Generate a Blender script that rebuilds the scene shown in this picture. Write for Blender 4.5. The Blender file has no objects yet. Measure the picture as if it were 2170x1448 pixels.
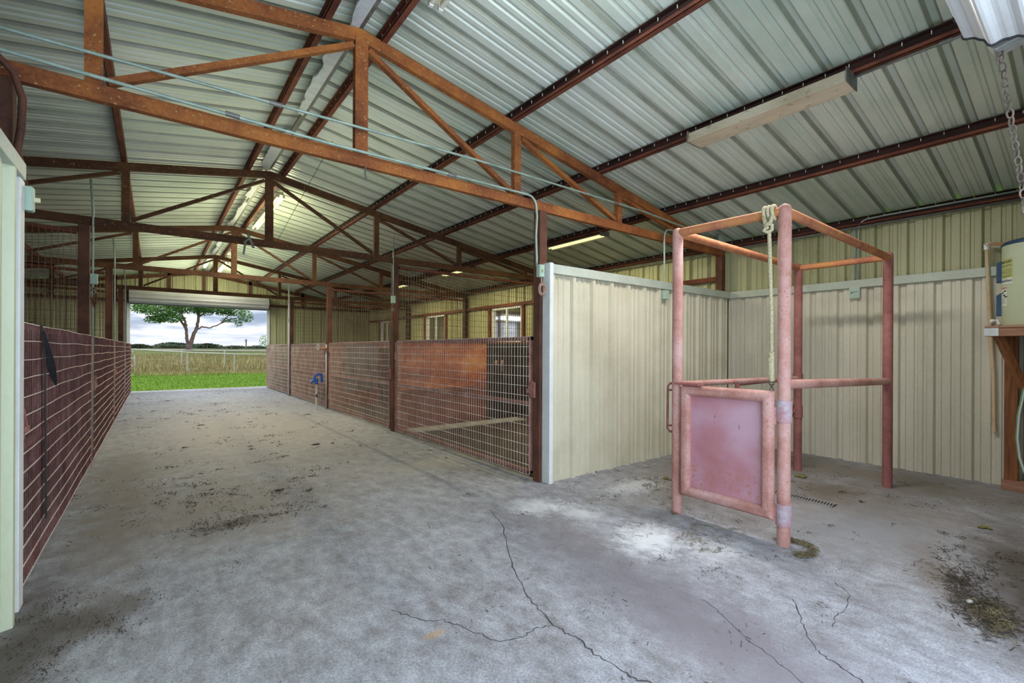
import bpy, math, random
from mathutils import Vector, Matrix
random.seed(7)
SC = bpy.context.scene
COL = SC.collection
PI = math.pi
R = math.radians

# ------------------------------------------------------------------ materials
def _nt(name):
    m = bpy.data.materials.new(name); m.use_nodes = True
    nt = m.node_tree
    return m, nt, nt.nodes['Principled BSDF']

def _noise(nt, vec, scale, detail=4, rough=0.6, dist=0.0):
    n = nt.nodes.new('ShaderNodeTexNoise'); n.inputs['Scale'].default_value = scale
    n.inputs['Detail'].default_value = detail; n.inputs['Roughness'].default_value = rough
    n.inputs['Distortion'].default_value = dist
    if vec is not None: nt.links.new(vec, n.inputs['Vector'])
    return n.outputs['Fac']

def _map(nt, vec, scale):
    m = nt.nodes.new('ShaderNodeMapping'); m.inputs['Scale'].default_value = scale
    nt.links.new(vec, m.inputs['Vector']); return m.outputs['Vector']

def _ramp(nt, fac, stops):
    r = nt.nodes.new('ShaderNodeValToRGB')
    el = r.color_ramp.elements
    while len(el) < len(stops): el.new(0.5)
    for e, (p, c) in zip(el, stops):
        e.position = p; e.color = (*c, 1) if len(c) == 3 else c
    nt.links.new(fac, r.inputs['Fac']); return r.outputs['Color']

def _mix(nt, fac, a, b, mode='MIX'):
    x = nt.nodes.new('ShaderNodeMix'); x.data_type = 'RGBA'; x.blend_type = mode
    for k, v in ((0, fac), (6, a), (7, b)):
        if isinstance(v, (int, float)): x.inputs[k].default_value = v
        elif isinstance(v, tuple): x.inputs[k].default_value = (*v, 1)
        else: nt.links.new(v, x.inputs[k])
    return x.outputs[2]

def _math(nt, op, a, b=0.0, clamp=False):
    x = nt.nodes.new('ShaderNodeMath'); x.operation = op; x.use_clamp = clamp
    for k, v in ((0, a), (1, b)):
        if isinstance(v, (int, float)): x.inputs[k].default_value = v
        else: nt.links.new(v, x.inputs[k])
    return x.outputs[0]

def _coord(nt, kind='Object'):
    return nt.nodes.new('ShaderNodeTexCoord').outputs[kind]

def _bump(nt, b, h, strength=0.3, dist=0.01):
    n = nt.nodes.new('ShaderNodeBump'); n.inputs['Strength'].default_value = strength
    n.inputs['Distance'].default_value = dist
    nt.links.new(h, n.inputs['Height']); nt.links.new(n.outputs[0], b.inputs['Normal'])

def plain(name, col, rough=0.6, metal=0.0):
    m, nt, b = _nt(name)
    b.inputs['Base Color'].default_value = (*col, 1)
    b.inputs['Roughness'].default_value = rough; b.inputs['Metallic'].default_value = metal
    return m

def mottled(name, cols, scale=3.0, rough=0.6, metal=0.0, stretch=(1, 1, 1), bump=0.15, fine=60, specks=None, speckcol=None):
    """colour varies through a ramp of noise; optional dark specks"""
    m, nt, b = _nt(name)
    v = _map(nt, _coord(nt), stretch)
    n1 = _noise(nt, v, scale, 6, 0.65)
    n2 = _noise(nt, v, fine, 3, 0.6)
    f = _math(nt, 'ADD', _math(nt, 'MULTIPLY', n1, 0.75), _math(nt, 'MULTIPLY', n2, 0.25))
    k = len(cols)
    c = _ramp(nt, f, [(0.36 + 0.28 * i / max(1, k - 1), cc) for i, cc in enumerate(cols)])
    if specks:
        n3 = _noise(nt, _coord(nt), specks, 2, 0.5)
        c = _mix(nt, _ramp(nt, n3, [(0.64, (0, 0, 0)), (0.70, (1, 1, 1))]), c, speckcol)
    nt.links.new(c, b.inputs['Base Color'])
    b.inputs['Roughness'].default_value = rough; b.inputs['Metallic'].default_value = metal
    if bump: _bump(nt, b, n2, bump, 0.004)
    return m

def wood(name, a, bb, axis=2, rough=0.75, sc=18):
    m, nt, b = _nt(name)
    s = [1, 1, 1]; s[axis] = 0.06
    v = _map(nt, _coord(nt), tuple(s))
    n = _noise(nt, v, sc, 8, 0.7, 0.6)
    c = _ramp(nt, n, [(0.35, a), (0.62, bb)])
    nt.links.new(c, b.inputs['Base Color']); b.inputs['Roughness'].default_value = rough
    _bump(nt, b, n, 0.3, 0.004)
    return m

def glow(name, col, s):
    m, nt, b = _nt(name)
    b.inputs['Base Color'].default_value = (*col, 1)
    b.inputs['Emission Color'].default_value = (*col, 1)
    b.inputs['Emission Strength'].default_value = s
    return m

M = {}
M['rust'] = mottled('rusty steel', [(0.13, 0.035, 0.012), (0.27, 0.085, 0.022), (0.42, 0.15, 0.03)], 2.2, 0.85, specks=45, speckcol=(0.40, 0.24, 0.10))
M['rust_shaded'] = mottled('backlit rusted steel', [(0.045, 0.016, 0.007), (0.085, 0.033, 0.012), (0.14, 0.06, 0.02)], 2.2, 0.85, specks=45, speckcol=(0.24, 0.13, 0.06))  # far trusses: same rust with backlit shade put into the colour
M['rust_dark'] = mottled('red oxide steel', [(0.07, 0.018, 0.01), (0.14, 0.036, 0.02), (0.20, 0.062, 0.028)], 4, 0.8)
M['rust_col'] = mottled('red brown column steel', [(0.05, 0.018, 0.010), (0.10, 0.036, 0.02), (0.15, 0.058, 0.033)], 3, 0.8)
M['gatered'] = mottled('dusty red gate steel', [(0.22, 0.08, 0.07), (0.32, 0.14, 0.12), (0.42, 0.22, 0.19)], 5, 0.8, specks=70, speckcol=(0.12, 0.03, 0.025))
M['wire'] = mottled('dusty wire', [(0.5, 0.4, 0.36), (0.66, 0.57, 0.52), (0.76, 0.69, 0.64)], 4, 0.75, bump=0)
M['wire_v'] = mottled('dusty brown pink wire', [(0.32, 0.22, 0.19), (0.45, 0.34, 0.30), (0.58, 0.48, 0.43)], 4, 0.75, bump=0)
M['wire_red'] = mottled('burgundy wire', [(0.07, 0.022, 0.024), (0.13, 0.05, 0.048), (0.22, 0.11, 0.105)], 4, 0.75, bump=0)
M['wire_dark'] = mottled('brown wire', [(0.09, 0.06, 0.045), (0.16, 0.11, 0.08), (0.28, 0.22, 0.17)], 3, 0.8, bump=0)
M['pinkpipe'] = mottled('chalky pink red pipe', [(0.34, 0.15, 0.12), (0.47, 0.245, 0.215), (0.53, 0.33, 0.315)], 4, 0.75, specks=70, speckcol=(0.40, 0.15, 0.06))
M['rustpipe'] = mottled('orange rusted pipe', [(0.3, 0.1, 0.06), (0.42, 0.16, 0.08), (0.5, 0.22, 0.07)], 5, 0.85, specks=60, speckcol=(0.6, 0.35, 0.1))
M['darkpipe'] = mottled('deep red pipe', [(0.17, 0.06, 0.055), (0.26, 0.09, 0.085), (0.32, 0.13, 0.12)], 5, 0.8, specks=90, speckcol=(0.3, 0.13, 0.08))
def roof_mat():
    # white painted sheet; rib shade put into the colour as dark lines
    m, nt, b = _nt('galvanised white roof sheet')
    co = _coord(nt)
    n = _noise(nt, _map(nt, co, (.5, 1, 1)), 0.9, 6, .65)
    c = _ramp(nt, n, [(0.36, (0.43, 0.51, 0.44)), (0.5, (0.56, 0.62, 0.555)), (0.64, (0.66, 0.71, 0.66))])
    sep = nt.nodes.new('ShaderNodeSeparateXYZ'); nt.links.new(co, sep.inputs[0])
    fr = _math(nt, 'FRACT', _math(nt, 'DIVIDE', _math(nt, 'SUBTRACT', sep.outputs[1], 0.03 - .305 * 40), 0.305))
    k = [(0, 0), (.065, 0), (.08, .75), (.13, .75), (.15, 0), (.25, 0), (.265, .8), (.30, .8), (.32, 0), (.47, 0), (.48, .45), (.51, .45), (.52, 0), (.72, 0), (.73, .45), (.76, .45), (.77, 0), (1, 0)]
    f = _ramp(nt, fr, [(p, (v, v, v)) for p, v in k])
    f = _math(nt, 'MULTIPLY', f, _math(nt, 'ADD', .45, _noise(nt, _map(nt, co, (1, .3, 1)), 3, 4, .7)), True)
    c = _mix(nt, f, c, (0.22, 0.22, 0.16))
    nt.links.new(c, b.inputs['Base Color']); b.inputs['Roughness'].default_value = 0.36
    return m
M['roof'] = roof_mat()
M['tin'] = mottled('cream tin wall', [(0.49, 0.45, 0.34), (0.58, 0.54, 0.42), (0.63, 0.60, 0.48)], 1.4, 0.5, bump=0.02)
M['tin_wall'] = mottled('tan tin outer wall', [(0.33, 0.32, 0.17), (0.42, 0.41, 0.24), (0.48, 0.47, 0.30)], 1.2, 0.5, bump=0.02, stretch=(1, 1, .35))
M['tin_right'] = mottled('pale wash bay tin', [(0.51, 0.48, 0.38), (0.60, 0.56, 0.46), (0.66, 0.63, 0.53)], 1.1, 0.5, bump=0.02, stretch=(1, 1, .35))
M['tin_left'] = mottled('tin with green lawn bounce', [(0.43, 0.48, 0.33), (0.51, 0.56, 0.40), (0.56, 0.61, 0.46)], 1.2, 0.5, bump=0.02, stretch=(1, 1, .35))  # same tin with the lawn's green bounce put into its colour
M['trim'] = mottled('pale green grey trim', [(0.42, 0.46, 0.40), (0.50, 0.55, 0.48)], 6, 0.5, bump=0.02, specks=40, speckcol=(0.36, 0.38, 0.32))
M['white_trim'] = mottled('white trim', [(0.62, 0.64, 0.64), (0.75, 0.77, 0.78)], 5, 0.45, bump=0.02)
M['door_curtain'] = mottled('white ribbed door curtain', [(0.42, 0.43, 0.44), (0.50, 0.51, 0.52)], 3, 0.45, bump=0.02)
M['galv'] = mottled('galvanised conduit', [(0.24, 0.32, 0.28), (0.32, 0.41, 0.36), (0.42, 0.51, 0.45)], 8, 0.45, 0.25, bump=0)
M['steel'] = mottled('dull steel', [(0.12, 0.12, 0.115), (0.22, 0.22, 0.21)], 9, 0.55, 0.3, bump=0)
M['black'] = plain('black rubber', (0.012, 0.012, 0.014), 0.6)
M['strap'] = mottled('black webbing', [(0.006, 0.007, 0.009), (0.02, 0.022, 0.028)], 20, 0.8)
M['greenbox'] = mottled('grey green switch box', [(0.33, 0.46, 0.38), (0.42, 0.55, 0.46)], 10, 0.5)
M['white'] = plain('white plastic', (0.75, 0.76, 0.74), 0.4)
M['lampwhite'] = mottled('cream lamp reflector', [(0.58, 0.55, 0.36), (0.68, 0.66, 0.45)], 4, 0.4, bump=0)
M['lampwood'] = mottled('dusty beige lamp cover', [(0.40, 0.34, 0.24), (0.52, 0.46, 0.35), (0.58, 0.52, 0.42)], 3, 0.7, stretch=(3, 0.6, 1), specks=14, speckcol=(0.36, 0.30, 0.2))
M['tube_lit'] = glow('lit fluorescent tube', (1.0, 0.95, 0.5), 0.45)
M['tube_off'] = plain('cream lamp tube', (0.7, 0.68, 0.6), 0.3)
M['plank'] = wood('burgundy plank', (0.10, 0.025, 0.022), (0.23, 0.07, 0.055), 0)
M['plank_or'] = mottled('orange brown plywood', [(0.16, 0.025, 0.012), (0.46, 0.10, 0.025), (0.66, 0.27, 0.08)], 2.4, 0.7, stretch=(0.6, 1, 1.6))
M['mat'] = mottled('black stall mat', [(0.008, 0.007, 0.007), (0.018, 0.014, 0.012)], 3, 0.8)
M['bluemat'] = mottled('slate blue mat', [(0.05, 0.06, 0.075), (0.09, 0.105, 0.13)], 4, 0.7)
M['timber'] = wood('brown post timber', (0.10, 0.032, 0.010), (0.30, 0.11, 0.035), 2)
M['timber_y'] = wood('weathered beam timber', (0.20, 0.08, 0.045), (0.45, 0.25, 0.17), 1)
M['heater'] = mottled('pale green water heater', [(0.48, 0.55, 0.38), (0.55, 0.61, 0.45)], 2, 0.35, bump=0)
M['blue'] = mottled('blue heater plastic', [(0.015, 0.05, 0.11), (0.02, 0.08, 0.17)], 5, 0.4, bump=0)
M['hydrant'] = plain('bright blue paint', (0.01, 0.08, 0.42), 0.35)
M['pvc'] = mottled('yellowed pvc', [(0.42, 0.26, 0.13), (0.52, 0.38, 0.22), (0.56, 0.45, 0.30)], 6, 0.5, stretch=(1, 1, .4), bump=0)
M['copper'] = plain('tan pipe', (0.55, 0.25, 0.12), 0.45)
M['label_y'] = mottled('yellow green label', [(0.45, 0.48, 0.16), (0.52, 0.55, 0.24)], 40, 0.5, bump=0)
M['label_w'] = plain('white label', (0.66, 0.70, 0.62), 0.5)
M['label_r'] = plain('faded red label', (0.55, 0.20, 0.17), 0.5)
M['ink'] = plain('black ink', (0.02, 0.02, 0.025), 0.6)
M['ink_b'] = plain('navy ink', (0.02, 0.02, 0.12), 0.6)
M['rope'] = mottled('cream rope', [(0.38, 0.33, 0.2), (0.52, 0.47, 0.32)], 60, 0.9)
M['ropepink'] = mottled('faded pink cord', [(0.35, 0.2, 0.16), (0.45, 0.28, 0.22)], 60, 0.9)
M['hose'] = plain('white garden hose', (0.66, 0.68, 0.64), 0.4)
M['hose_g'] = plain('green hose stripe', (0.08, 0.33, 0.2), 0.4)
M['chain'] = mottled('rusty chain steel', [(0.04, 0.03, 0.025), (0.09, 0.07, 0.055), (0.17, 0.14, 0.10)], 14, 0.6, 0.2, bump=0)
M['straw'] = mottled('dry straw', [(0.07, 0.055, 0.03), (0.16, 0.13, 0.07), (0.36, 0.30, 0.16)], 12, 0.9, bump=0)
M['debris'] = mottled('dark floor debris', [(0.02, 0.015, 0.012), (0.07, 0.05, 0.035)], 9, 0.9, bump=0)
M['dung'] = mottled('olive manure', [(0.10, 0.09, 0.02), (0.22, 0.2, 0.06)], 20, 0.9)
M['crack'] = plain('dark crack', (0.045, 0.042, 0.045), 0.95)
M['foam'] = mottled('white torn insulation', [(0.5, 0.55, 0.58), (0.68, 0.72, 0.74)], 14, 0.8)
M['bark'] = mottled('grey brown bark', [(0.16, 0.10, 0.08), (0.28, 0.19, 0.16), (0.36, 0.27, 0.24)], 3, 0.9)
M['leaf'] = mottled('green leaves', [(0.05, 0.15, 0.02), (0.11, 0.29, 0.045), (0.24, 0.42, 0.10)], 0.6, 0.7, bump=0, fine=9)
M['leaf_far'] = mottled('hazy dark green leaves', [(0.035, 0.065, 0.035), (0.07, 0.12, 0.06)], 0.3, 0.9, bump=0, fine=5)
M['leaf_yel'] = mottled('yellow green leaves', [(0.16, 0.32, 0.02), (0.40, 0.58, 0.06), (0.62, 0.72, 0.16)], 1.4, 0.7, bump=0, fine=12)
M['fence_white'] = mottled('pale pipe paint', [(0.45, 0.45, 0.45), (0.6, 0.6, 0.6)], 3, 0.6, bump=0)
M['shed'] = plain('white shed siding', (0.8, 0.82, 0.84), 0.7)
M['orangewood'] = wood('orange porch lumber', (0.55, 0.16, 0.05), (0.75, 0.3, 0.12), 1)
M['grate'] = mottled('dusty grate', [(0.2, 0.2, 0.2), (0.3, 0.3, 0.3)], 6, 0.9)
M['dirt'] = mottled('stall dirt', [(0.03, 0.02, 0.015), (0.065, 0.048, 0.035)], 2, 0.95)
M['concrete_pale'] = mottled('pale concrete', [(0.38, 0.37, 0.36), (0.52, 0.51, 0.5)], 6, 0.9)

# glass
def make_glass():
    m, nt, b = _nt('window glass')
    out = nt.nodes['Material Output']
    t = nt.nodes.new('ShaderNodeBsdfTransparent'); t.inputs[0].default_value = (0.93, 0.96, 0.94, 1)
    g = nt.nodes.new('ShaderNodeBsdfGlossy'); g.inputs['Roughness'].default_value = 0.05
    f = nt.nodes.new('ShaderNodeFresnel'); f.inputs[0].default_value = 1.45
    mx = nt.nodes.new('ShaderNodeMixShader')
    nt.links.new(f.outputs[0], mx.inputs[0]); nt.links.new(t.outputs[0], mx.inputs[1]); nt.links.new(g.outputs[0], mx.inputs[2])
    nt.links.new(mx.outputs[0], out.inputs[0]); return m
M['glass'] = make_glass()

def panel_pink():
    m, nt, b = _nt('pink lavender sheet steel')
    co = _coord(nt)
    n = _noise(nt, co, 2.2, 4, 0.5, 0.0)
    c = _ramp(nt, n, [(0.30, (0.36, 0.13, 0.13)), (0.5, (0.44, 0.20, 0.24)), (0.66, (0.50, 0.31, 0.39))])
    sep = nt.nodes.new('ShaderNodeSeparateXYZ'); nt.links.new(co, sep.inputs[0])
    low = _math(nt, 'SUBTRACT', 1.0, _math(nt, 'MULTIPLY', _math(nt, 'ABSOLUTE', _math(nt, 'SUBTRACT', sep.outputs[2], 0.36)), 6), True)
    rn = _noise(nt, co, 34, 4, 0.7)
    f = _math(nt, 'MULTIPLY', _ramp(nt, rn, [(0.54, (0, 0, 0)), (0.64, (1, 1, 1))]), low)
    c = _mix(nt, f, c, (0.42, 0.15, 0.05))
    dark = _ramp(nt, _noise(nt, _map(nt, co, (1, 3, .6)), 12, 3, .6), [(0.70, (0, 0, 0)), (0.74, (1, 1, 1))])
    c = _mix(nt, dark, c, (0.22, 0.07, 0.07))
    nt.links.new(c, b.inputs['Base Color']); b.inputs['Roughness'].default_value = 0.6
    return m
M['pink'] = panel_pink()

# floor: concrete with stains that have a shape of their own
def floor_mat():
    m, nt, b = _nt('worn concrete')
    co = _coord(nt)
    sep = nt.nodes.new('ShaderNodeSeparateXYZ'); nt.links.new(co, sep.inputs[0])
    X, Y = sep.outputs[0], sep.outputs[1]
    big = _noise(nt, co, 0.8, 8, 0.66, 0.25)
    mid = _noise(nt, _map(nt, co, (1.6, 1, 1)), 5.5, 9, 0.78, 0.1)
    fine = _noise(nt, co, 95, 4, 0.75)
    c = _ramp(nt, big, [(0.34, (0.225, 0.212, 0.222)), (0.5, (0.292, 0.296, 0.328)), (0.66, (0.38, 0.395, 0.445))])
    c = _mix(nt, 0.55, c, _ramp(nt, mid, [(0.38, (0.13, 0.12, 0.12)), (0.5, (0.28, 0.278, 0.305)), (0.64, (0.46, 0.475, 0.52))]))
    c = _mix(nt, 0.6, c, _ramp(nt, fine, [(0.36, (0.25, 0.25, 0.25)), (0.64, (0.76, 0.76, 0.77))]), 'OVERLAY')
    edge = _noise(nt, co, 2.6, 8, 0.75, 0.2)
    rag2 = _noise(nt, _map(nt, co, (1.4, 1, 1)), 7, 8, 0.8, 0.1)
    def blob(cx, cy, rx, ry, ang, col, amt, rag=1.1, nz=None):
        nonlocal c
        ca, sa = math.cos(R(ang)), math.sin(R(ang))
        dx = _math(nt, 'SUBTRACT', X, cx); dy = _math(nt, 'SUBTRACT', Y, cy)
        u = _math(nt, 'DIVIDE', _math(nt, 'ADD', _math(nt, 'MULTIPLY', dx, ca), _math(nt, 'MULTIPLY', dy, sa)), rx)
        w = _math(nt, 'DIVIDE', _math(nt, 'SUBTRACT', _math(nt, 'MULTIPLY', dy, ca), _math(nt, 'MULTIPLY', dx, sa)), ry)
        d = _math(nt, 'SQRT', _math(nt, 'ADD', _math(nt, 'MULTIPLY', u, u), _math(nt, 'MULTIPLY', w, w)))
        d = _math(nt, 'ADD', d, _math(nt, 'MULTIPLY', _math(nt, 'SUBTRACT', nz or edge, 0.5), rag * 2.2))
        f = _math(nt, 'MULTIPLY', _math(nt, 'SUBTRACT', 1.25, d, True), amt, True)
        c = _mix(nt, f, c, col)
    brown = (0.16, 0.125, 0.095); dk = (0.075, 0.062, 0.055); purp = (0.20, 0.175, 0.195); wht = (0.70, 0.72, 0.76)
    blob(1.2, 9.5, 1.8, 5.0, 0, (0.40, 0.35, 0.315), 0.75, 0.6)
    blob(0.4, 4.6, 0.9, 0.9, 20, (0.24, 0.20, 0.165), 0.7)
    blob(2.2, 1.7, 0.35, 1.5, -8, purp, 0.75)
    blob(2.15, 0.95, 0.4, 0.45, 0, purp, 0.7)
    blob(4.9, 1.5, 1.2, 1.0, 0, (0.21, 0.18, 0.16), 0.7, 0.8)
    blob(5.1, 2.75, 1.9, 0.7, 0, (0.19, 0.165, 0.14), 0.9, 0.9)
    blob(6.2, 1.6, 0.6, 1.7, 0, (0.20, 0.17, 0.14), 0.85, 0.9)
    blob(5.2, 1.66, 0.45, 0.28, 10, (0.14, 0.115, 0.09), 0.9)
    blob(4.25, 1.1, 0.6, 0.5, 0, (0.29, 0.30, 0.34), 0.75, 0.6)
    blob(3.75, 0.62, 0.6, 0.16, 15, (0.18, 0.15, 0.13), 0.9)
    blob(4.1, 0.30, 1.3, 0.30, 10, dk, 0.95, 0.8)
    blob(3.45, 0.42, 0.35, 0.13, 20, dk, 0.85)
    blob(-0.30, 3.10, 0.26, 0.20, 0, dk, 0.95)
    blob(-0.50, 2.9, 0.18, 1.1, 0, dk, 0.9)
    blob(-0.25, 5.5, 0.30, 2.2, 0, (0.21, 0.18, 0.155), 0.75)
    blob(0.5, 4.15, 0.28, 0.12, 20, dk, 0.7)
    blob(2.62, 3.03, 0.26, 0.2, 0, wht, 0.75, 1.5, rag2)
    blob(2.80, 2.72, 0.16, 0.24, 0, wht, 0.6, 1.5, rag2)
    blob(2.80, 2.02, 0.30, 0.22, 20, wht, 0.95, 1.6, rag2)
    blob(3.02, 1.62, 0.28, 0.16, 0, wht, 0.55, 1.6, rag2)
    blob(3.8, 2.9, 0.35, 0.2, 0, wht, 0.5, 1.6, rag2)
    blob(1.05, 1.955, 0.06, 0.03, 0, (0.42, 0.27, 0.14), 0.8, 0.6)
    blob(2.6, 4.9, 0.8, 0.3, 10, (0.42, 0.38, 0.34), 0.6)
    # streaks and small dark smears, pulled along the aisle direction
    sm = _noise(nt, _map(nt, co, (3.2, 2.6, 1)), 3.4, 8, 0.8, 0.2)
    c = _mix(nt, _math(nt, 'MULTIPLY', _ramp(nt, sm, [(0.58, (0, 0, 0)), (0.68, (1, 1, 1))]), 0.55), c, (0.13, 0.11, 0.10))
    sp = _noise(nt, co, 26, 3, 0.6)
    c = _mix(nt, _math(nt, 'MULTIPLY', _ramp(nt, sp, [(0.68, (0, 0, 0)), (0.72, (1, 1, 1))]), 0.7), c, (0.10, 0.085, 0.075))
    nt.links.new(c, b.inputs['Base Color'])
    b.inputs['Roughness'].default_value = 0.72
    h = _math(nt, 'ADD', _math(nt, 'MULTIPLY', fine, 0.5), mid)
    _bump(nt, b, h, 0.35, 0.012)
    return m
M['floor'] = floor_mat()

def ground_mat():
    m, nt, b = _nt('lawn and dry pasture')
    co = _coord(nt)
    sep = nt.nodes.new('ShaderNodeSeparateXYZ'); nt.links.new(co, sep.inputs[0])
    n = _noise(nt, co, 0.25, 6, 0.7)
    s = _noise(nt, _map(nt, co, (1.5, 0.6, 1)), 2.0, 5, 0.7)
    y = _math(nt, 'ADD', sep.outputs[1], _math(nt, 'MULTIPLY', _math(nt, 'SUBTRACT', n, 0.5), 7))
    y = _math(nt, 'ADD', y, _math(nt, 'MULTIPLY', sep.outputs[0], 0.5))
    f = _math(nt, 'DIVIDE', y, 160)
    def g(v): return v / 160
    c = _ramp(nt, f, [(0, (0.10, 0.19, 0.022)), (g(31), (0.13, 0.24, 0.026)), (g(33.5), (0.22, 0.23, 0.07)),
                      (g(39), (0.25, 0.18, 0.10)), (g(42), (0.31, 0.27, 0.13)), (g(56), (0.25, 0.26, 0.10)), (g(72), (0.09, 0.13, 0.04)),  # dark band by the oak: tree shade put into the ground colour
                      (g(85), (0.20, 0.21, 0.09)), (g(110), (0.11, 0.14, 0.06)), (1, (0.12, 0.14, 0.07))])
    c = _mix(nt, 0.75, c, _ramp(nt, s, [(0.25, (0.32, 0.32, 0.3)), (0.75, (0.78, 0.78, 0.72))]), 'OVERLAY')
    nt.links.new(c, b.inputs['Base Color']); b.inputs['Roughness'].default_value = 1.0
    b.inputs['Specular IOR Level'].default_value = 0.1
    return m
M['ground'] = ground_mat()
M['drygrass'] = mottled('tall dry grass', [(0.20, 0.20, 0.07), (0.34, 0.30, 0.13), (0.42, 0.30, 0.18)], 0.3, 0.95, bump=0, fine=3)
M['lawnblade'] = mottled('short green grass', [(0.10, 0.20, 0.02), (0.19, 0.32, 0.04)], 0.5, 0.95, bump=0, fine=4)

# ------------------------------------------------------------------ mesh builder
class MB:
    def __init__(s): s.v = []; s.f = []; s.mi = []; s.k = 0
    def face(s, idx): s.f.append(idx); s.mi.append(s.k)
    def quad(s, *p):
        n = len(s.v); s.v += [tuple(q) for q in p]; s.face(tuple(range(n, n + len(p))))
    def hexa(s, P):
        n = len(s.v); s.v += [tuple(p) for p in P]
        for q in ((0, 3, 2, 1), (4, 5, 6, 7), (0, 1, 5, 4), (1, 2, 6, 5), (2, 3, 7, 6), (3, 0, 4, 7)): s.face(tuple(n + i for i in q))
    def box(s, x0, x1, y0, y1, z0, z1):
        s.hexa([(x0, y0, z0), (x1, y0, z0), (x1, y1, z0), (x0, y1, z0), (x0, y0, z1), (x1, y0, z1), (x1, y1, z1), (x0, y1, z1)])
    def bar(s, p, q, w, h, up=(0, 0, 1)):
        p, q = Vector(p), Vector(q); d = (q - p).normalized(); up = Vector(up)
        if abs(d.dot(up)) > 0.99: up = Vector((0, 1, 0))
        a = d.cross(up).normalized() * (w / 2); c = a.cross(d).normalized() * (h / 2)
        s.hexa([p - a - c, p + a - c, p + a + c, p - a + c, q - a - c, q + a - c, q + a + c, q - a + c])
    def tube(s, pts, r, n=10, cap=True, closed=False):
        pts = [Vector(p) for p in pts]; N = len(pts)
        rr = r if isinstance(r, (list, tuple)) else [r] * N
        rings = []; prev = None
        for i, p in enumerate(pts):
            if closed: d = pts[(i + 1) % N] - pts[i - 1]
            else: d = pts[min(i + 1, N - 1)] - pts[max(i - 1, 0)]
            d.normalize()
            if prev is None:
                a = d.orthogonal().normalized()
            else:
                a = prev - d * prev.dot(d)
                a = a.normalized() if a.length > 1e-6 else d.orthogonal().normalized()
            prev = a; b = d.cross(a)
            base = len(s.v)
            for k in range(n):
                t = 2 * PI * k / n
                s.v.append(tuple(p + (a * math.cos(t) + b * math.sin(t)) * rr[i]))
            rings.append(base)
        L = N if closed else N - 1
        for i in range(L):
            A, B = rings[i], rings[(i + 1) % N]
            for k in range(n):
                k2 = (k + 1) % n
                s.face((A + k, A + k2, B + k2, B + k))
        if cap and not closed:
            s.face(tuple(rings[0] + k for k in reversed(range(n))))
            s.face(tuple(rings[-1] + k for k in range(n)))
    def ball(s, c, r, sx=1, sy=1, sz=1, n=10, m=7):
        c = Vector(c); base = len(s.v)
        for i in range(1, m):
            ph = PI * i / m
            for k in range(n):
                t = 2 * PI * k / n
                s.v.append((c.x + r * sx * math.sin(ph) * math.cos(t), c.y + r * sy * math.sin(ph) * math.sin(t), c.z + r * sz * math.cos(ph)))
        for i in range(m - 2):
            for k in range(n):
                k2 = (k + 1) % n
                s.face((base + i * n + k, base + (i + 1) * n + k, base + (i + 1) * n + k2, base + i * n + k2))
        s.face(tuple(base + k for k in range(n)))
        s.face(tuple(base + (m - 2) * n + k for k in reversed(range(n))))
    def build(s, name, mat, parent=None, smooth=False, bevel=0, label=None):
        me = bpy.data.meshes.new(name); me.from_pydata(s.v, [], s.f)
        mats = mat if isinstance(mat, (list, tuple)) else [mat]
        for m in mats: me.materials.append(m)
        if len(mats) > 1: me.polygons.foreach_set('material_index', s.mi)
        if smooth: me.polygons.foreach_set('use_smooth', [True] * len(me.polygons))
        me.update()
        o = bpy.data.objects.new(name, me); COL.objects.link(o)
        if smooth and smooth != 'all':
            me.set_sharp_from_angle(angle=R(40))
        if bevel:
            b = o.modifiers.new('bevel', 'BEVEL'); b.width = bevel; b.segments = 2; b.limit_method = 'ANGLE'
        if parent is not None:
            o.parent = parent; o.matrix_parent_inverse = Matrix.Translation(-parent.location) if False else parent.matrix_world.inverted()
        if label: o['label'] = label
        return o

def arc(c, r, a0, a1, u, v, n=8):
    c, u, v = Vector(c), Vector(u), Vector(v)
    return [c + u * (r * math.cos(R(a0 + (a1 - a0) * i / n))) + v * (r * math.sin(R(a0 + (a1 - a0) * i / n))) for i in range(n + 1)]

def thing(name, label, cat, loc=(0, 0, 0), group=None):
    o = bpy.data.objects.new(name, None); COL.objects.link(o)
    o.location = loc; o.empty_display_size = 0.1
    o.matrix_world = Matrix.Translation(Vector(loc))
    o['label'] = label; o['category'] = cat
    if group: o['group'] = group
    return o
def tag(o, label, cat, group=None, kind=None):
    o['label'] = label; o['category'] = cat
    if group: o['group'] = group
    if kind: o['kind'] = kind
    return o
def struct(o, label=None):
    o['kind'] = 'structure'
    if label: o['label'] = label
    return o
def sroot(name, label=None, loc=(0, 0, 0)):
    o = bpy.data.objects.new(name, None); COL.objects.link(o); o.location = loc
    o.matrix_world = Matrix.Translation(Vector(loc)); o['kind'] = 'structure'
    if label: o['label'] = label
    return o
def dup(root, dx=0, dy=0, dz=0, label=None):
    r = root.copy(); COL.objects.link(r)
    r.location = root.location + Vector((dx, dy, dz))
    if label: r['label'] = label
    for ch in list(root.children):
        c = ch.copy(); COL.objects.link(c); c.parent = r
        for g in list(ch.children):
            d = g.copy(); COL.objects.link(d); d.parent = c
    return r

# ------------------------------------------------------------------ main dimensions
XR, XL = 3.13, -0.60           # aisle fronts
XC = 1.27                      # ridge
XWR, XWL = 6.87, -4.33         # outer walls
Y0, BAY = 3.571, 3.658
YN, YF = -0.09, 18.22          # near and far end walls
ZCH = 2.784                    # underside of the bottom chord
SL = 0.172
def ztop(x): return 3.854 - SL * abs(x - XC)      # top of the top chord
def zroof(x): return ztop(x) + 0.108

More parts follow.
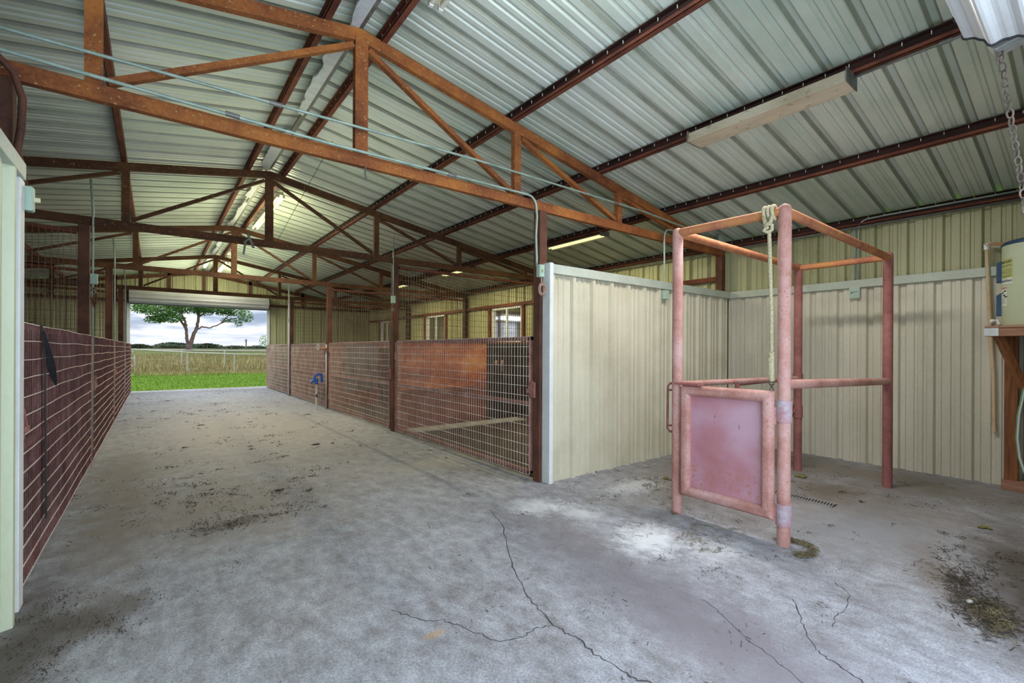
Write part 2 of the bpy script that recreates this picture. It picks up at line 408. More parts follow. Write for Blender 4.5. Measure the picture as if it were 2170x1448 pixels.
PROF = [(0.0, 0), (0.022, 0), (0.037, .042), (0.078, .042), (0.093, 0), (0.097, -.003), (0.101, 0), (0.146, 0), (0.155, .013), (0.176, .013), (0.185, 0), (0.222, 0), (0.231, .013), (0.252, .013), (0.261, 0)]
PITCH = 0.305
def profile(s0, s1, off=0.0):
    k = math.floor((s0 - off) / PITCH) - 1; pts = []
    while True:
        base = off + k * PITCH
        if base > s1: break
        for s, h in PROF: pts.append((base + s, h))
        k += 1
    out = []
    for (a, ha), (b, hb) in zip(pts, pts[1:]):
        if b <= s0 or a >= s1: continue
        def at(s): return ha + (hb - ha) * (s - a) / (b - a) if b > a else ha
        if not out: out.append((max(a, s0), at(max(a, s0))))
        out.append((min(b, s1), at(min(b, s1))))
    return out
def panel(mb, s0, s1, t_of, place, off=0.0, holes=()):
    """t_of(s)->(t0,t1); place(s,t,h)->point; holes (s0,s1,t0,t1)"""
    P = profile(s0, s1, off)
    for (a, ha), (b, hb) in zip(P, P[1:]):
        mid = (a + b) / 2; segs = [(t_of(a), t_of(b))]
        for (h0, h1, u0, u1) in holes:
            if h0 < mid < h1:
                (a0, a1), (b0, b1) = segs[0]
                segs = []
                if u0 > a0: segs.append(((a0, u0), (b0, u0)))
                if u1 < a1: segs.append(((u1, a1), (u1, b1)))
                break
        for (a0, a1), (b0, b1) in segs:
            mb.quad(place(a, a0, ha), place(b, b0, hb), place(b, b1, hb), place(a, a1, ha))

# ------------------------------------------------------------------ floor, walls, roof
fl = MB(); fl.box(XWL - .1, XWR + .1, YN - .6, YF + 0.55, -0.25, 0.0)
FLOOR = struct(fl.build('floor', M['floor']))
def crack(pts, w=0.006):
    mb = MB(); P = []
    for (a, b) in zip(pts, pts[1:]):
        for i in range(5):
            t = i / 5; P.append(Vector((a[0] + (b[0] - a[0]) * t + random.gauss(0, .006), a[1] + (b[1] - a[1]) * t + random.gauss(0, .006), 0)))
    P.append(Vector((*pts[-1], 0)))
    L = []
    for i, p in enumerate(P):
        d = (P[min(i + 1, len(P) - 1)] - P[max(i - 1, 0)]).normalized(); nrm = Vector((-d.y, d.x, 0))
        ww = w * random.uniform(.35, 1.0) / 2
        L.append((p + nrm * ww + Vector((0, 0, .0012)), p - nrm * ww + Vector((0, 0, .0012))))
    for (a, b), (c, d) in zip(L, L[1:]): mb.quad(a, b, d, c)
    mb.build('crack', M['crack'], FLOOR)
crack([(2.25, 3.2), (2.097, 2.801), (1.839, 2.394), (1.72, 2.168), (1.623, 1.942), (1.599, 1.843), (1.553, 1.693), (1.559, 1.615), (1.57, 1.515), (1.555, 1.4), (1.562, 1.298), (1.564, 1.189), (1.602, 1.136), (1.62, 0.9)], .008)
crack([(1.54, 1.678), (1.476, 1.693), (1.379, 1.683), (1.309, 1.701), (1.241, 1.757), (1.223, 1.848), (1.183, 1.935), (1.145, 2.029), (1.079, 2.078), (1.018, 2.192), (0.973, 2.264)], .006)
crack([(2.75, 1.05), (2.553, 0.931), (2.469, 0.876), (2.393, 0.824), (2.352, 0.772), (2.32, 0.683), (2.291, 0.617), (2.25, .5)], .007)
crack([(3.15, .98), (3.049, 0.877), (2.872, 0.847), (2.766, 0.846), (2.63, 0.824)], .005)
crack([(2.35, 1.35), (2.3, 1.2), (2.2, 1.05), (2.16, .9), (2.05, .7)], .004)

for (x0, x1, nm) in ((XR + 0.06, XWR - 0.01, 'right'), (XWL + 0.01, XL - 0.1, 'left')):
    mb = MB(); mb.box(x0, x1, 3.62 if nm == 'right' else 3.5, YF - .02, 0.0, 0.012)
    struct(mb.build('floor_stall_' + nm, M['dirt']))
mb = MB(); mb.box(3.25, 5.6, 6.82, 7.14, 0.012, 0.04)
struct(mb.build('trim_9', M['concrete_pale'], bevel=.008))

# roof sheets
rf = MB()
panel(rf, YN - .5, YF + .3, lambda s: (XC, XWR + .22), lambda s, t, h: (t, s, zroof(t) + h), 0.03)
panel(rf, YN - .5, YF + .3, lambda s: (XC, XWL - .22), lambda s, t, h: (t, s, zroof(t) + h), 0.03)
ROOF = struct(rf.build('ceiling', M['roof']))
rc = MB()   # ridge cap over the joint
rc.quad((XC - .25, YN - .5, zroof(XC) + .02), (XC, YN - .5, zroof(XC) + .06), (XC, YF + .3, zroof(XC) + .06), (XC - .25, YF + .3, zroof(XC) + .02))
rc.quad((XC, YN - .5, zroof(XC) + .06), (XC + .25, YN - .5, zroof(XC) + .02), (XC + .25, YF + .3, zroof(XC) + .02), (XC, YF + .3, zroof(XC) + .06))
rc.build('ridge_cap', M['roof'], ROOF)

# right outer wall with three windows
WIN = [(8.50, 9.68), (12.15, 13.30), (15.95, 17.05)]
WZ = (1.57, 2.39)
mb = MB()
panel(mb, YN, YF, lambda s: (-0.05, zroof(XWR) - .02), lambda s, t, h: (XWR + h, s, t), 0.12, [(a, b, *WZ) for a, b in WIN])
WALLR = struct(mb.build('wall_right', M['tin_wall']))
for i, (a, b) in enumerate(WIN):
    w = sroot('window_%d' % (i + 1), None, (XWR, (a + b) / 2, WZ[0]))
    f = MB()
    f.box(XWR - .03, XWR + .05, a - .02, b + .02, WZ[0] - .03, WZ[0] + .03); f.box(XWR - .03, XWR + .05, a - .02, b + .02, WZ[1] - .03, WZ[1] + .03)
    for y in (a, b): f.box(XWR - .03, XWR + .05, y - .025, y + .025, WZ[0], WZ[1])
    m_ = (a + b) / 2; f.box(XWR - .02, XWR + .03, m_ - .03, m_ + .03, WZ[0], WZ[1])
    f.build('window_frame', M['white_trim'], w)
    for (p, q, dx) in ((a, m_, 0.0), (m_, b, .018)):
        g = MB(); g.quad((XWR + dx, p, WZ[0]), (XWR + dx, q, WZ[0]), (XWR + dx, q, WZ[1]), (XWR + dx, p, WZ[1]))
        g.build('pane', M['glass'], w)
    s_ = MB(); s_.box(XWR - .09, XWR - .028, a - .04, b + .04, WZ[0] - .06, WZ[0] - .03); s_.build('window_sill', M['white_trim'], w)
    for y in (a - .09, b + .09):
        j = MB(); j.box(XWR - .07, XWR - .003, y - .035, y + .035, 0.0, 2.43); j.build('jamb_post', M['rust_dark'], w)
# left outer wall
mb = MB()
panel(mb, YN, YF, lambda s: (-0.05, zroof(XWL) - .02), lambda s, t, h: (XWL - h, s, t), 0.2)
struct(mb.build('wall_left', M['tin_wall']))
# end walls with big openings
def gable(name, Y, sgn, mat, doorz):
    mb = MB()
    panel(mb, XWL, XWR, lambda s: (-0.05, zroof(s) - .01), lambda s, t, h: (s, Y + sgn * h, t), 0.05, [(XL, XR, -0.05, doorz)])
    return struct(mb.build(name, mat))
gable('wall_far', YF, 1, M['tin_wall'], 2.98)
gable('wall_near', YN, -1, M['tin_wall'], 2.98)
mb = MB()
for x0, x1 in ((XL - .08, XL), (XR, XR + .08)):
    mb.box(x0, x1, YF - .06, YF + .06, 0, 3.0)
struct(mb.build('trim_1', M['white_trim']))
mb = MB()
for x0, x1 in ((XL - .08, XL), (XR, XR + .08)): mb.box(x0, x1, YN - .05, YN + .04, 0, 3.0)
struct(mb.build('trim_2', M['white_trim']))

# girts
def beam_thing(name, label, cat, p, q, w, h, mat, group=None):
    mb = MB(); mb.bar(p, q, w, h)
    return tag(mb.build(name, mat), label, cat, group)
beam_thing('wall_girt', 'thin rusty girt running over the windows of the right wall', 'beam', (XWR - .045, 3.62, 2.455), (XWR - .045, YF - .1, 2.455), .05, .07, M['rust_dark'])
beam_thing('wall_girt', 'rusty girt across the far end wall right of the doorway', 'beam', (XR + .1, YF - .05, 2.88), (XWR - .1, YF - .05, 2.88), .05, .09, M['rust_col'])
beam_thing('wall_girt', 'rusty girt across the far end wall left of the doorway', 'beam', (XWL + .1, YF - .05, 2.80), (XL - .1, YF - .05, 2.80), .05, .09, M['rust_col'])
for k, x in enumerate((-2.3, -0.95, 0.35, 1.27, 2.6, 4.3)):
    zt = zroof(x) - .03
    mb = MB(); mb.box(x - .045, x + .045, YF - .075, YF - .002, 3.0 if XL < x < XR else 2.86, zt)
    mb.build('gable_stud', M['rust_col'], bpy.data.objects['wall_far'])
mb = MB()
for sg in (-1, 1):
    xe = XC + sg * 5.5
    mb.bar((XC, YF - .05, ztop(XC) - .02), (xe, YF - .05, ztop(xe) - .02), .05, .1)
mb.build('gable_rafter', M['rust_col'], bpy.data.objects['wall_far'])

# wash bay liner, partition and tack room wall
mb = MB()
panel(mb, YN, 3.50, lambda s: (-0.02, 2.16), lambda s, t, h: (6.80 + h * .9, s, t), 0.18)
struct(mb.build('wall_right_liner', M['tin_right']))
mb = MB(); mb.box(6.755, 6.865, YN + .02, 3.505, 2.13, 2.225)
struct(mb.build('trim_3', M['trim'], bevel=.004))
mb = MB()
panel(mb, 3.16, 6.80, lambda s: (0.0, 2.16), lambda s, t, h: (s, 3.50 - h * .9, t), 0.10)
WP = struct(mb.build('wall_partition', M['tin']))
mb = MB()
mb.box(3.17, 6.80, 3.53, 3.56, 0, 2.16); mb.build('backing', M['tin_wall'], WP)
mb = MB(); mb.box(3.186, 6.76, 3.44, 3.57, 2.13, 2.225)
struct(mb.build('trim_4', M['trim'], bevel=.004))
mb = MB(); mb.box(3.135, 3.185, 3.435, 3.549, 0, 2.235)
struct(mb.build('trim_5', M['white_trim'], bevel=.004))
mb = MB()
panel(mb, YN, 3.44, lambda s: (0.0, 2.25), lambda s, t, h: (-0.575 + h * .9, s, t), 0.14)
struct(mb.build('wall_left_liner', M['tin_left']))
mb = MB(); mb.box(-0.62, -0.535, YN + .02, 3.47, 2.225, 2.31)
struct(mb.build('trim_6', M['trim'], bevel=.004))
mb = MB(); mb.box(-0.60, -0.545, 3.40, 3.50, 0, 2.225)
struct(mb.build('trim_7', M['white_trim'], bevel=.004))
mb = MB()
panel(mb, XWL, -0.60, lambda s: (0.0, 2.25), lambda s, t, h: (s, 3.50 - h * .5, t), 0.10)
struct(mb.build('wall_left_partition', M['tin']))

# ------------------------------------------------------------------ trusses and purlins
def truss(Yc, label):
    r = thing('roof_truss', label, 'roof truss', (XC, Yc, ZCH), 'rusty roof trusses')
    def part(n, fn, mat=M['rust'] if Yc < 5 else M['rust_shaded']):
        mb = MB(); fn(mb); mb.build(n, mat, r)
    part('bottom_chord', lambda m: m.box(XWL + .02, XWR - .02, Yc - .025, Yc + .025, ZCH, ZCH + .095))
    for sg in (-1, 1):
        def tc(m, sg=sg):
            xe = XC + sg * 5.55; h = .095
            m.hexa([(XC, Yc - .026, ztop(XC) - h), (xe, Yc - .026, ztop(xe) - h), (xe, Yc + .026, ztop(xe) - h), (XC, Yc + .026, ztop(XC) - h),
                    (XC, Yc - .026, ztop(XC)), (xe, Yc - .026, ztop(xe)), (xe, Yc + .026, ztop(xe)), (XC, Yc + .026, ztop(XC))])
        part('top_chord', tc)
    D = 1.555
    part('king_post', lambda m: m.box(XC - .05, XC + .05, Yc - .03, Yc + .03, ZCH + .09, ztop(XC) - .04))
    for sg in (-1, 1):
        for k in (1, 2, 3):
            x = XC + sg * D * k
            part('web_post', lambda m, x=x: m.box(x - .04, x + .04, Yc - .028, Yc + .028, ZCH + .09, ztop(x) - .09))
        for k in (0, 1, 2):
            xa = XC + sg * (D * k + .06); xb = XC + sg * (D * (k + 1) - .06)
            za = ztop(xa) - (.13 if k == 0 else .12); zb = ZCH + .12
            part('web_brace', lambda m, xa=xa, xb=xb, za=za, zb=zb: m.bar((xa, Yc, za), (xb, Yc, zb), .04, .05, (0, 1, 0)))
    return r
TL = ['nearest rusty roof truss, over the cream tin partition', 'second roof truss from the front, at the first stall divider',
      'third roof truss from the front, halfway down the barn', 'fourth roof truss from the front, just before the far doorway']
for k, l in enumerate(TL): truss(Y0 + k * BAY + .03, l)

def cpurlin(name, label, x, face, mat, zb=None, y0=YN + .02, y1=YF - .02, d=.1):
    """C channel along Y, open side facing x direction 'face'"""
    zb = ztop(x) if zb is None else zb
    f = .045 * face; t = .004
    def bx(m, xa, xb, za, zb_): m.box(min(xa, xb), max(xa, xb), y0, y1, za, zb_)
    root = thing(name, label, 'purlin', (x, y0, zb))
    m = MB(); bx(m, x, x - t * face, zb, zb + d); m.build('web', mat, root)
    m = MB(); bx(m, x, x + f, zb, zb + t); bx(m, x + f, x + f - t * face, zb, zb + .03); m.build('lower_flange', M['rust_dark'], root)
    m = MB(); bx(m, x, x + f, zb + d - t, zb + d); m.build('upper_flange', mat, root)
    # roofing screws through the upper flange
    m = MB(); y = YN + .2
    while y < y1:
        m.box(x + f * .45, x + f * .45 + .005, y, y + .005, zb + d - .028, zb + d - .003); y += .1525
    s = m.build('screws', M['white'], root); s['kind'] = 'stuff'
    return root
M['purl'] = mottled('dark red purlin', [(0.018, 0.006, 0.005), (0.035, 0.010, 0.007), (0.06, 0.016, 0.01)], 5, 0.75)  # near-black webs hold the shade of the open channel in their colour
cpurlin('roof_purlin', 'red purlin just right of the ridge', 1.47, -1, M['rust_dark'])
cpurlin('roof_purlin', 'dark red purlin on the right slope, next down from the ridge pair', 2.80, -1, M['purl'])
cpurlin('roof_purlin', 'dark red purlin on the right slope that carries the beige covered lamp', 4.06, -1, M['purl'])
cpurlin('roof_purlin', 'dark red purlin on the right slope with yellow lamps hung below it', 5.38, -1, M['purl'])
cpurlin('roof_purlin', 'red purlin just left of the ridge', 1.03, -1, M['rust_dark'])
cpurlin('roof_purlin', 'speckled red purlin low on the left slope near the first web posts', -0.28, -1, M['rust_dark'])
cpurlin('roof_purlin', 'dark purlin on the left slope seen through the wire mesh', -2.0, -1, M['rust_dark'])
cpurlin('eave_strut', 'black red eave strut along the top of the right wall', XWR - .02, -1, M['purl'])
cpurlin('eave_strut', 'dark eave strut along the top of the left wall', XWL + .07, -1, M['purl'], ztop(XWL) - .012)

# ridge: grey strip with torn white insulation
rs = thing('ridge_strip', 'grey steel strip under the ridge with torn white insulation', 'strip', (1.25, YN, 3.86))
m = MB(); m.box(1.235, 1.285, YN + .05, YF - .1, 3.87, 3.90); m.build('strip', M['steel'], rs)
random.seed(4)
y = 0.6
while y < YF - 1:
    L = random.uniform(.8, 2.2); m = MB(); n = 26
    top = []; wk = .04
    for i in range(n):
        t = i / (n - 1); wk = min(.075, max(.01, wk + random.gauss(0, .012))); w = wk * (min(1, math.sin(PI * t) * 2.2) * .85 + .15)
        top.append((y + L * t, w))
    zb = 3.858
    for (ya, wa), (yb, wb) in zip(top, top[1:]):
        m.hexa([(1.20 - wa, ya, zb), (1.245, ya, zb - .01), (1.245, yb, zb - .01), (1.20 - wb, yb, zb), (1.20 - wa, ya, zb + .02), (1.245, ya, zb + .02), (1.245, yb, zb + .02), (1.20 - wb, yb, zb + .02)])
    m.build('insulation_scrap', M['foam'], rs)
    y += L + random.uniform(.05, .7)

# columns
def column(x0, y, label, ztop_=ZCH, w=.1, mat=None):
    mb = MB(); mb.box(x0, x0 + w, y, y + w, 0, ztop_)
    return tag(mb.build('steel_column', mat or M['rust_col'], bevel=.006), label, 'column')
RC = ['brown steel column at the front edge of the cream tin partition', 'second steel column on the right side of the aisle, carrying a green switch box',
      'third steel column on the right side of the aisle, above the blue hydrant', 'fourth steel column on the right of the aisle, beside a white vertical pipe']
LC = ['brown steel column rising behind the pale tin wall at the left edge', 'dark steel column on the left of the aisle with a green box and a hanging halter',
      'second dark steel column left of the aisle, counted beyond the tin wall', 'steel column on the left nearest the far doorway']
for k in range(4):
    column(XR - .03, Y0 + k * BAY - .02, RC[k]); column(XL - .1, Y0 + k * BAY - .02, LC[k])
column(XWR - .14, Y0 - .03 + .02, 'dark red column against the right wall above the partition corner', 2.79)
for k, l in enumerate(['black looking wall column between the first and second windows', 'wall column between the second and third windows', 'wall column beyond the third window']):
    mb = MB(); mb.box(XWR - .13, XWR - .01, Y0 + (k + 1) * BAY - .04, Y0 + (k + 1) * BAY + .08, 0, 2.79)
    tag(mb.build('steel_column', M['purl'], bevel=.006), l, 'column')
for k in range(4):
    mb = MB(); mb.box(XWL + .01, XWL + .12, Y0 + k * BAY - .04, Y0 + k * BAY + .08, 0, 2.79)
    tag(mb.build('steel_column', M['purl'], bevel=.006), 'dark column against the left outer wall behind the left stalls', 'column', 'columns of the left outer wall')

# ------------------------------------------------------------------ wire mesh helpers
def wires(mb, axis, fixed, s0, s1, z0, z1, ds=.0508, dz=.1016, rv=.0024, rh=.0027, sag=0.0, kv=0, kh=1, jit=0.0015):
    off = .003
    def P(s, z, o=0): return (fixed + o, s, z) if axis == 'Y' else (s, fixed + o, z)
    n = max(1, round((s1 - s0) / ds)); mb.k = kv
    for i in range(n + 1):
        s = s0 + (s1 - s0) * i / n + random.gauss(0, jit)
        mb.bar(P(s, z0), P(s + random.gauss(0, jit), z1), 2 * rv, 2 * rv)
    m = max(1, round((z1 - z0) / dz)); mb.k = kh
    for j in range(m + 1):
        z = z0 + (z1 - z0) * j / m
        o = -off if axis == 'Y' and fixed > 0 else off
        K = 10 if sag else 1; prev = None
        ph = random.uniform(0, 6)
        for i in range(K + 1):
            s = s0 + (s1 - s0) * i / K
            q = P(s, z + (sag * math.sin(ph + i * 1.3) if 0 < i < K else 0), o)
            if prev: mb.bar(prev, q, 2 * rh, 2 * rh)
            prev = q

def gate(X, y0, y1, label, side, hinge='far', red_v=False, z0=.055, z1=1.495, mid=.785):
    """wire mesh stall gate in plane X; aisle is on 'side' (+1: aisle at smaller X)"""
    r = thing('stall_gate', label, 'gate', (X, (y0 + y1) / 2, z0), 'wire mesh stall gates')
    m = MB(); w = .045
    for y in (y0, y1 - w): m.box(X - w / 2, X + w / 2, y, y + w, z0, z1)
    m.box(X - w / 2, X + w / 2, y0, y1, z1 - w, z1); m.box(X - w / 2, X + w / 2, y0, y1, z0, z0 + .035)
    m.build('frame', M['gatered'], r, bevel=.006)
    m = MB(); m.tube([(X, y0 + .03, mid), (X, y1 - .03, mid)], .022, 10); m.build('middle_rail', M['gatered'], r, smooth=True)
    m = MB(); wx = X - side * .028
    wires(m, 'Y', wx, y0 + .01, y1 - .01, z0 - .01, z1 - .005, sag=.004 if red_v else 0.0008, rv=.0024 if red_v else .0031, jit=.004 if red_v else .0015)
    m.build('wire_mesh', [M['wire_red'] if red_v else M['wire_v'], M['wire']], r)
    ylat = y0 if hinge == 'far' else y1; yh = y1 if hinge == 'far' else y0
    dl = -1 if hinge == 'far' else 1
    m = MB(); m.box(X - .05, X - .02, ylat + dl * .05 - .04, ylat + dl * .05 + .04, .86, 1.02) if side > 0 else m.box(X + .02, X + .05, ylat + dl * .05 - .04, ylat + dl * .05 + .04, .86, 1.02)
    xs = X - side * .05
    m.box(xs - .012, xs + .012, ylat + dl * .02 - .02, ylat + dl * .02 + .05, .90, .93); m.bar((xs, ylat - dl * .02, .92), (xs, ylat + dl * .07, 1.03), .016, .016)
    m.build('latch', M['gatered'], r, bevel=.003)
    for z in (.27, 1.24):
        m = MB(); m.box(X - .035, X + .035, min(yh, yh - dl * .05), max(yh, yh - dl * .05), z - .04, z + .04)
        m.tube([(X - side * .01, yh - dl * .06, z - .06), (X - side * .01, yh - dl * .06, z + .06)], .03, 12)
        m.build('hinge', M['gatered'], r, smooth=True)
    m = MB(); m.tube([(X - side * .01, yh - dl * .06, .01), (X - side * .01, yh - dl * .06, z1 - .02)], .022, 10)
    m.build('hinge_pipe', M['gatered'], r, smooth=True)
    return r
random.seed(11)
GR = ['wire mesh stall gate next to the cream tin partition, first on the right', 'second wire mesh gate on the right, with blue grey mat behind it',
      'third wire mesh gate on the right, just behind the blue hydrant', 'wire mesh gate on the right nearest the far doorway']
for k in range(4):
    a = Y0 + k * BAY; gate(XR, a + .13, a + BAY - .17, GR[k], 1)
GL = ['burgundy wire mesh gate at the left front, with black straps hanging on it', 'second burgundy mesh gate on the left, beyond the first dark column',
      'third burgundy mesh gate on the left', 'burgundy mesh gate on the left beside the far doorway']
for k in range(4):
    a = Y0 + k * BAY; gate(XL, a + (.0 if k == 0 else .12), a + BAY - .17, GL[k], -1, red_v=True)

# stall dividers: boards below, wire mesh above under a pipe rail
def divider(x0, x1, Y, k, right=True):
    side = 'right' if right else 'left'
    lab = {(0, True): 'first stall divider on the right, orange plywood and black mat below wire mesh', (1, True): 'second stall divider on the right, slate blue mat below wire mesh',
           (2, True): 'third stall divider on the right, planks below wire mesh', (0, False): 'first stall divider on the left, under the bent top pipe',
           (1, False): 'second stall divider on the left, behind the first mesh panel', (2, False): 'third stall divider on the left, closest to the far wall'}[(k, right)]
    r = thing('stall_divider', lab, 'divider', ((x0 + x1) / 2, Y, 0), 'stall dividers with wire tops')
    zb = 1.47
    if right and k == 0:
        m = MB(); m.box(x0, 4.97, Y - .02, Y + .02, .62, zb); m.build('plywood_panel', M['plank_or'], r, label='orange red plywood panel')
        m = MB(); m.box(x0, 4.97, Y - .022, Y + .02, .03, .618); m.build('kick_board', M['plank'], r, label='dark red kick board')
        m = MB(); m.box(4.972, x1, Y - .025, Y + .02, .03, zb); m.build('rubber_mat', M['mat'], r, label='black rubber mat')
        m = MB()
        for x in (5.18, 5.325):
            P = [(x + .035 * math.cos(t) * (1 + .3 * math.sin(3 * t + x)), Y - .027, 1.115 + .045 * math.sin(t)) for t in [2 * PI * i / 12 for i in range(12)]]
            m.quad(*reversed(P)); m.quad((x - .006, Y - .027, 1.09), (x - .006, Y - .027, .93), (x + .006, Y - .027, .93), (x + .006, Y - .027, 1.09))
        m.build('dried_splash', M['ropepink'], r)
        m = MB(); m.box(x0, 4.97, Y - .032, Y - .021, .62, .68); m.build('batten', M['plank'], r)
    else:
        z = .04; i = 0
        while z < zb - .05:
            z2 = min(z + .235, zb); m = MB(); m.box(x0, x1, Y - .02, Y + .02, z, z2 - .006); m.build('plank', M['plank'], r, bevel=.003); z = z2; i += 1
        if right and k == 1:
            m = MB(); m.box(3.45, 4.25, Y - .045, Y - .021, .38, 1.46)
            m.build('rubber_mat', M['bluemat'], r, label='slate blue hanging mat')
            m = MB(); m.box(4.3, 6.7, Y - .045, Y - .021, .06, 1.40); m.build('rubber_mat', M['mat'], r)
    m = MB()
    zt = 2.71
    if right: pts = [(x0, Y, zt), (x1, Y, zt)]
    else: pts = [(x1, Y, 2.68), (x1 - .35, Y, 2.70), (x1 - 1.1, Y, 2.72), (x0, Y, 2.74)]
    m.tube(pts, .028, 10); m.tube([(x0, Y, zb + .02), (x1, Y, zb + .02)], .025, 8)
    m.build('pipe_rail', M['rust_dark'], r, smooth=True)
    m = MB(); wires(m, 'X', Y - .03, x0, x1, zb, zt, ds=.0508, dz=.1016, rv=.0023, rh=.0023, sag=.003)
    m.build('wire_mesh', [M['wire_dark'], M['wire_dark']], r)
for k in range(3):
    divider(XR + .08, XWR - .15, Y0 + (k + 1) * BAY, k, True)
    divider(XWL + .14, XL - .11, Y0 + (k + 1) * BAY, k, False)
# plank lining at the outer side of the right stalls
for k in range(4):
    a = Y0 + k * BAY + .12; b = a + BAY - .18
    r = thing('wall_lining', ['plank lining under the first window', 'plank lining under the second window', 'plank lining under the third window', 'plank lining of the last right stall'][k] if k else 'plank lining at the back of the first right stall', 'planks', (XWR - .17, a, 0))
    for i in range(5):
        m = MB(); m.box(XWR - .165, XWR - .135, a, b, .03 + i * .25, .27 + i * .25); m.build('plank', M['plank'], r)

# ------------------------------------------------------------------ lamps
def tube_part(parent, x, y0, y1, z, r, lit):
    m = MB(); m.tube([(x, y0, z), (x, y1, z)], r, 10); m.build('tube', M['tube_lit'] if lit else M['tube_off'], parent, smooth=True)
def lamp(x, y0, y1, z, label, style, w=.15):
    """z = underside of fixture"""
    r = thing('strip_lamp', label, 'lamp', (x, (y0 + y1) / 2, z + .1))
    if style == 'covered':
        m = MB(); n = 12
        m.hexa([(x - w / 2, y0, z), (x + w / 2, y0, z), (x + w / 2, y1, z), (x - w / 2, y1, z), (x - w / 2 + .02, y0, z + .085), (x + w / 2 - .02, y0, z + .085), (x + w / 2 - .02, y1, z + .085), (x - w / 2 + .02, y1, z + .085)])
        m.build('cover', M['lampwood'], r, bevel=.004)
        for y in (y0 - .006, y1):
            m = MB(); m.hexa([(x - w / 2 - .006, y, z - .004), (x + w / 2 + .006, y, z - .004), (x + w / 2 + .006, y + .006, z - .004), (x - w / 2 - .006, y + .006, z - .004),
                              (x - w / 2, y, z + .1), (x + w / 2, y, z + .1), (x + w / 2, y + .006, z + .1), (x - w / 2, y + .006, z + .1)])
            m.build('end_cap', M['steel'], r)
    else:
        m = MB()
        m.box(x - .035, x + .035, y0, y1, z + .045, z + .095); m.build('housing', M['lampwhite'], r, bevel=.003)
        if style == 'reflector':
            m = MB()
            for sg in (-1, 1):
                m.hexa([(x + sg * .03, y0, z + .05), (x + sg * w / 2, y0, z + .005), (x + sg * w / 2, y1, z + .005), (x + sg * .03, y1, z + .05),
                        (x + sg * .03, y0, z + .055), (x + sg * w / 2, y0, z + .01), (x + sg * w / 2, y1, z + .01), (x + sg * .03, y1, z + .055)])
            m.build('reflector', M['lampwhite'], r)
            for y in (y0 - .006, y1):
                m = MB(); m.box(x - w / 2, x + w / 2, y, y + .006, z, z + .08); m.build('end_cap', M['steel'], r)
        for sg in (-1, 1):
            tube_part(r, x + sg * .038, y0 + .03, y1 - .03, z + .02, .0165, style != 'bare_off')
            for y in (y0 + .012, y1 - .012):
                m = MB(); m.box(x + sg * .038 - .016, x + sg * .038 + .016, y - .014, y + .014, z, z + .05); m.build('socket', M['white'], r, bevel=.003)
    for y in (y0 + .15, y1 - .15):
        m = MB(); m.box(x - .01, x + .01, y, y + .02, z + .08, ztop(x) + .01); m.build('hanger', M['steel'], r)
    return r
def area(name, loc, sx, sy, e, col, up=False):
    L = bpy.data.lights.new(name, 'AREA'); L.shape = 'RECTANGLE'; L.size = sx; L.size_y = sy; L.energy = e; L.color = col
    o = bpy.data.objects.new(name, L); COL.objects.link(o); o.location = loc
    if up: o.rotation_euler = (PI, 0, 0)
    return o
lamp(3.98, 1.15, 2.38, 3.275, 'beige covered strip lamp hanging low on the right roof slope', 'covered', .22)
WARM = (1.0, 0.93, 0.52)
LAMPS = [(5.42, 4.72, 5.95, 3.095, 'yellow lit strip lamp right of the column at the tin partition', 'reflector', .22),
         (5.42, 8.45, 9.68, 3.095, 'second yellow strip lamp, behind the mesh over the first window', 'reflector', .22),
         (5.42, 11.7, 12.93, 3.095, 'third yellow strip lamp on the right slope, far along the same purlin', 'reflector', .22),
         (1.56, 0.45, 2.93, 3.76, 'bare two tube lamp cut by the top edge of the picture', 'bare_off', .15),
         (1.56, 7.95, 10.35, 3.72, 'long two tube lamp by the ridge between the second and third trusses', 'bare', .15),
         (1.56, 15.0, 17.0, 3.72, 'small strip lamp by the ridge near the far doorway', 'bare', .15)]
for a in LAMPS: lamp(*a)

# ------------------------------------------------------------------ conduits and boxes
def conduit(name, label, pts, r=.011, mat='galv', couplings=()):
    m = MB(); m.tube(pts, r, 8)
    o = m.build(name, M[mat], None, smooth='all')
    tag(o, label, 'conduit')
    for p, q in couplings:
        c = MB(); c.tube([p, q], r * 1.45, 8); c.build('coupling', M['steel'], o, smooth=True)
    return o
yC = Y0 - .035
conduit('electrical_conduit', 'upper pale green conduit crossing in front of the nearest truss', [(XWL + .3, yC, 3.02), (-.62, yC, 3.02), (1.0, yC, 3.055), (2.3, yC, 3.085), (3.8, yC, 3.08), (4.85, yC, 3.075), (5.35, yC - .03, 3.03), (5.9, yC - .05, 3.0), (6.45, yC - .05, 2.985)], .011,
        couplings=[((.62, yC, 3.047), (.7, yC, 3.048)), ((4.22, yC, 3.078), (4.3, yC, 3.077))])
conduit('electrical_conduit', 'lower pale green conduit in front of the nearest truss, bending down the partition column',
        [(XWL + .3, yC, 2.915), (-.62, yC, 2.905), (1.0, yC, 2.875), (2.3, yC, 2.89), (2.85, yC, 2.895)] + arc((2.93, yC, 2.79), .105, 90, 0, (1, 0, 0), (0, 0, 1), 6) + [(3.045, yC, 2.7), (3.05, yC + .02, 2.5), (3.07, yC + .03, 2.3), (3.07, yC + .03, 2.2)], .012,
        couplings=[((.36, yC, 2.89), (.44, yC, 2.888)), ((2.02, yC, 2.883), (2.1, yC, 2.886))])
conduit('electrical_conduit', 'grey conduit rising from the box on the tin partition and bending right',
        [(5.115, 3.46, 2.13), (5.115, 3.46, 2.3), (5.115, 3.46, 2.77)] + arc((5.22, 3.46, 2.80), .105, 180, 90, (1, 0, 0), (0, 0, 1), 6) + [(5.7, 3.44, 2.90), (6.45, 3.44, 2.93)])
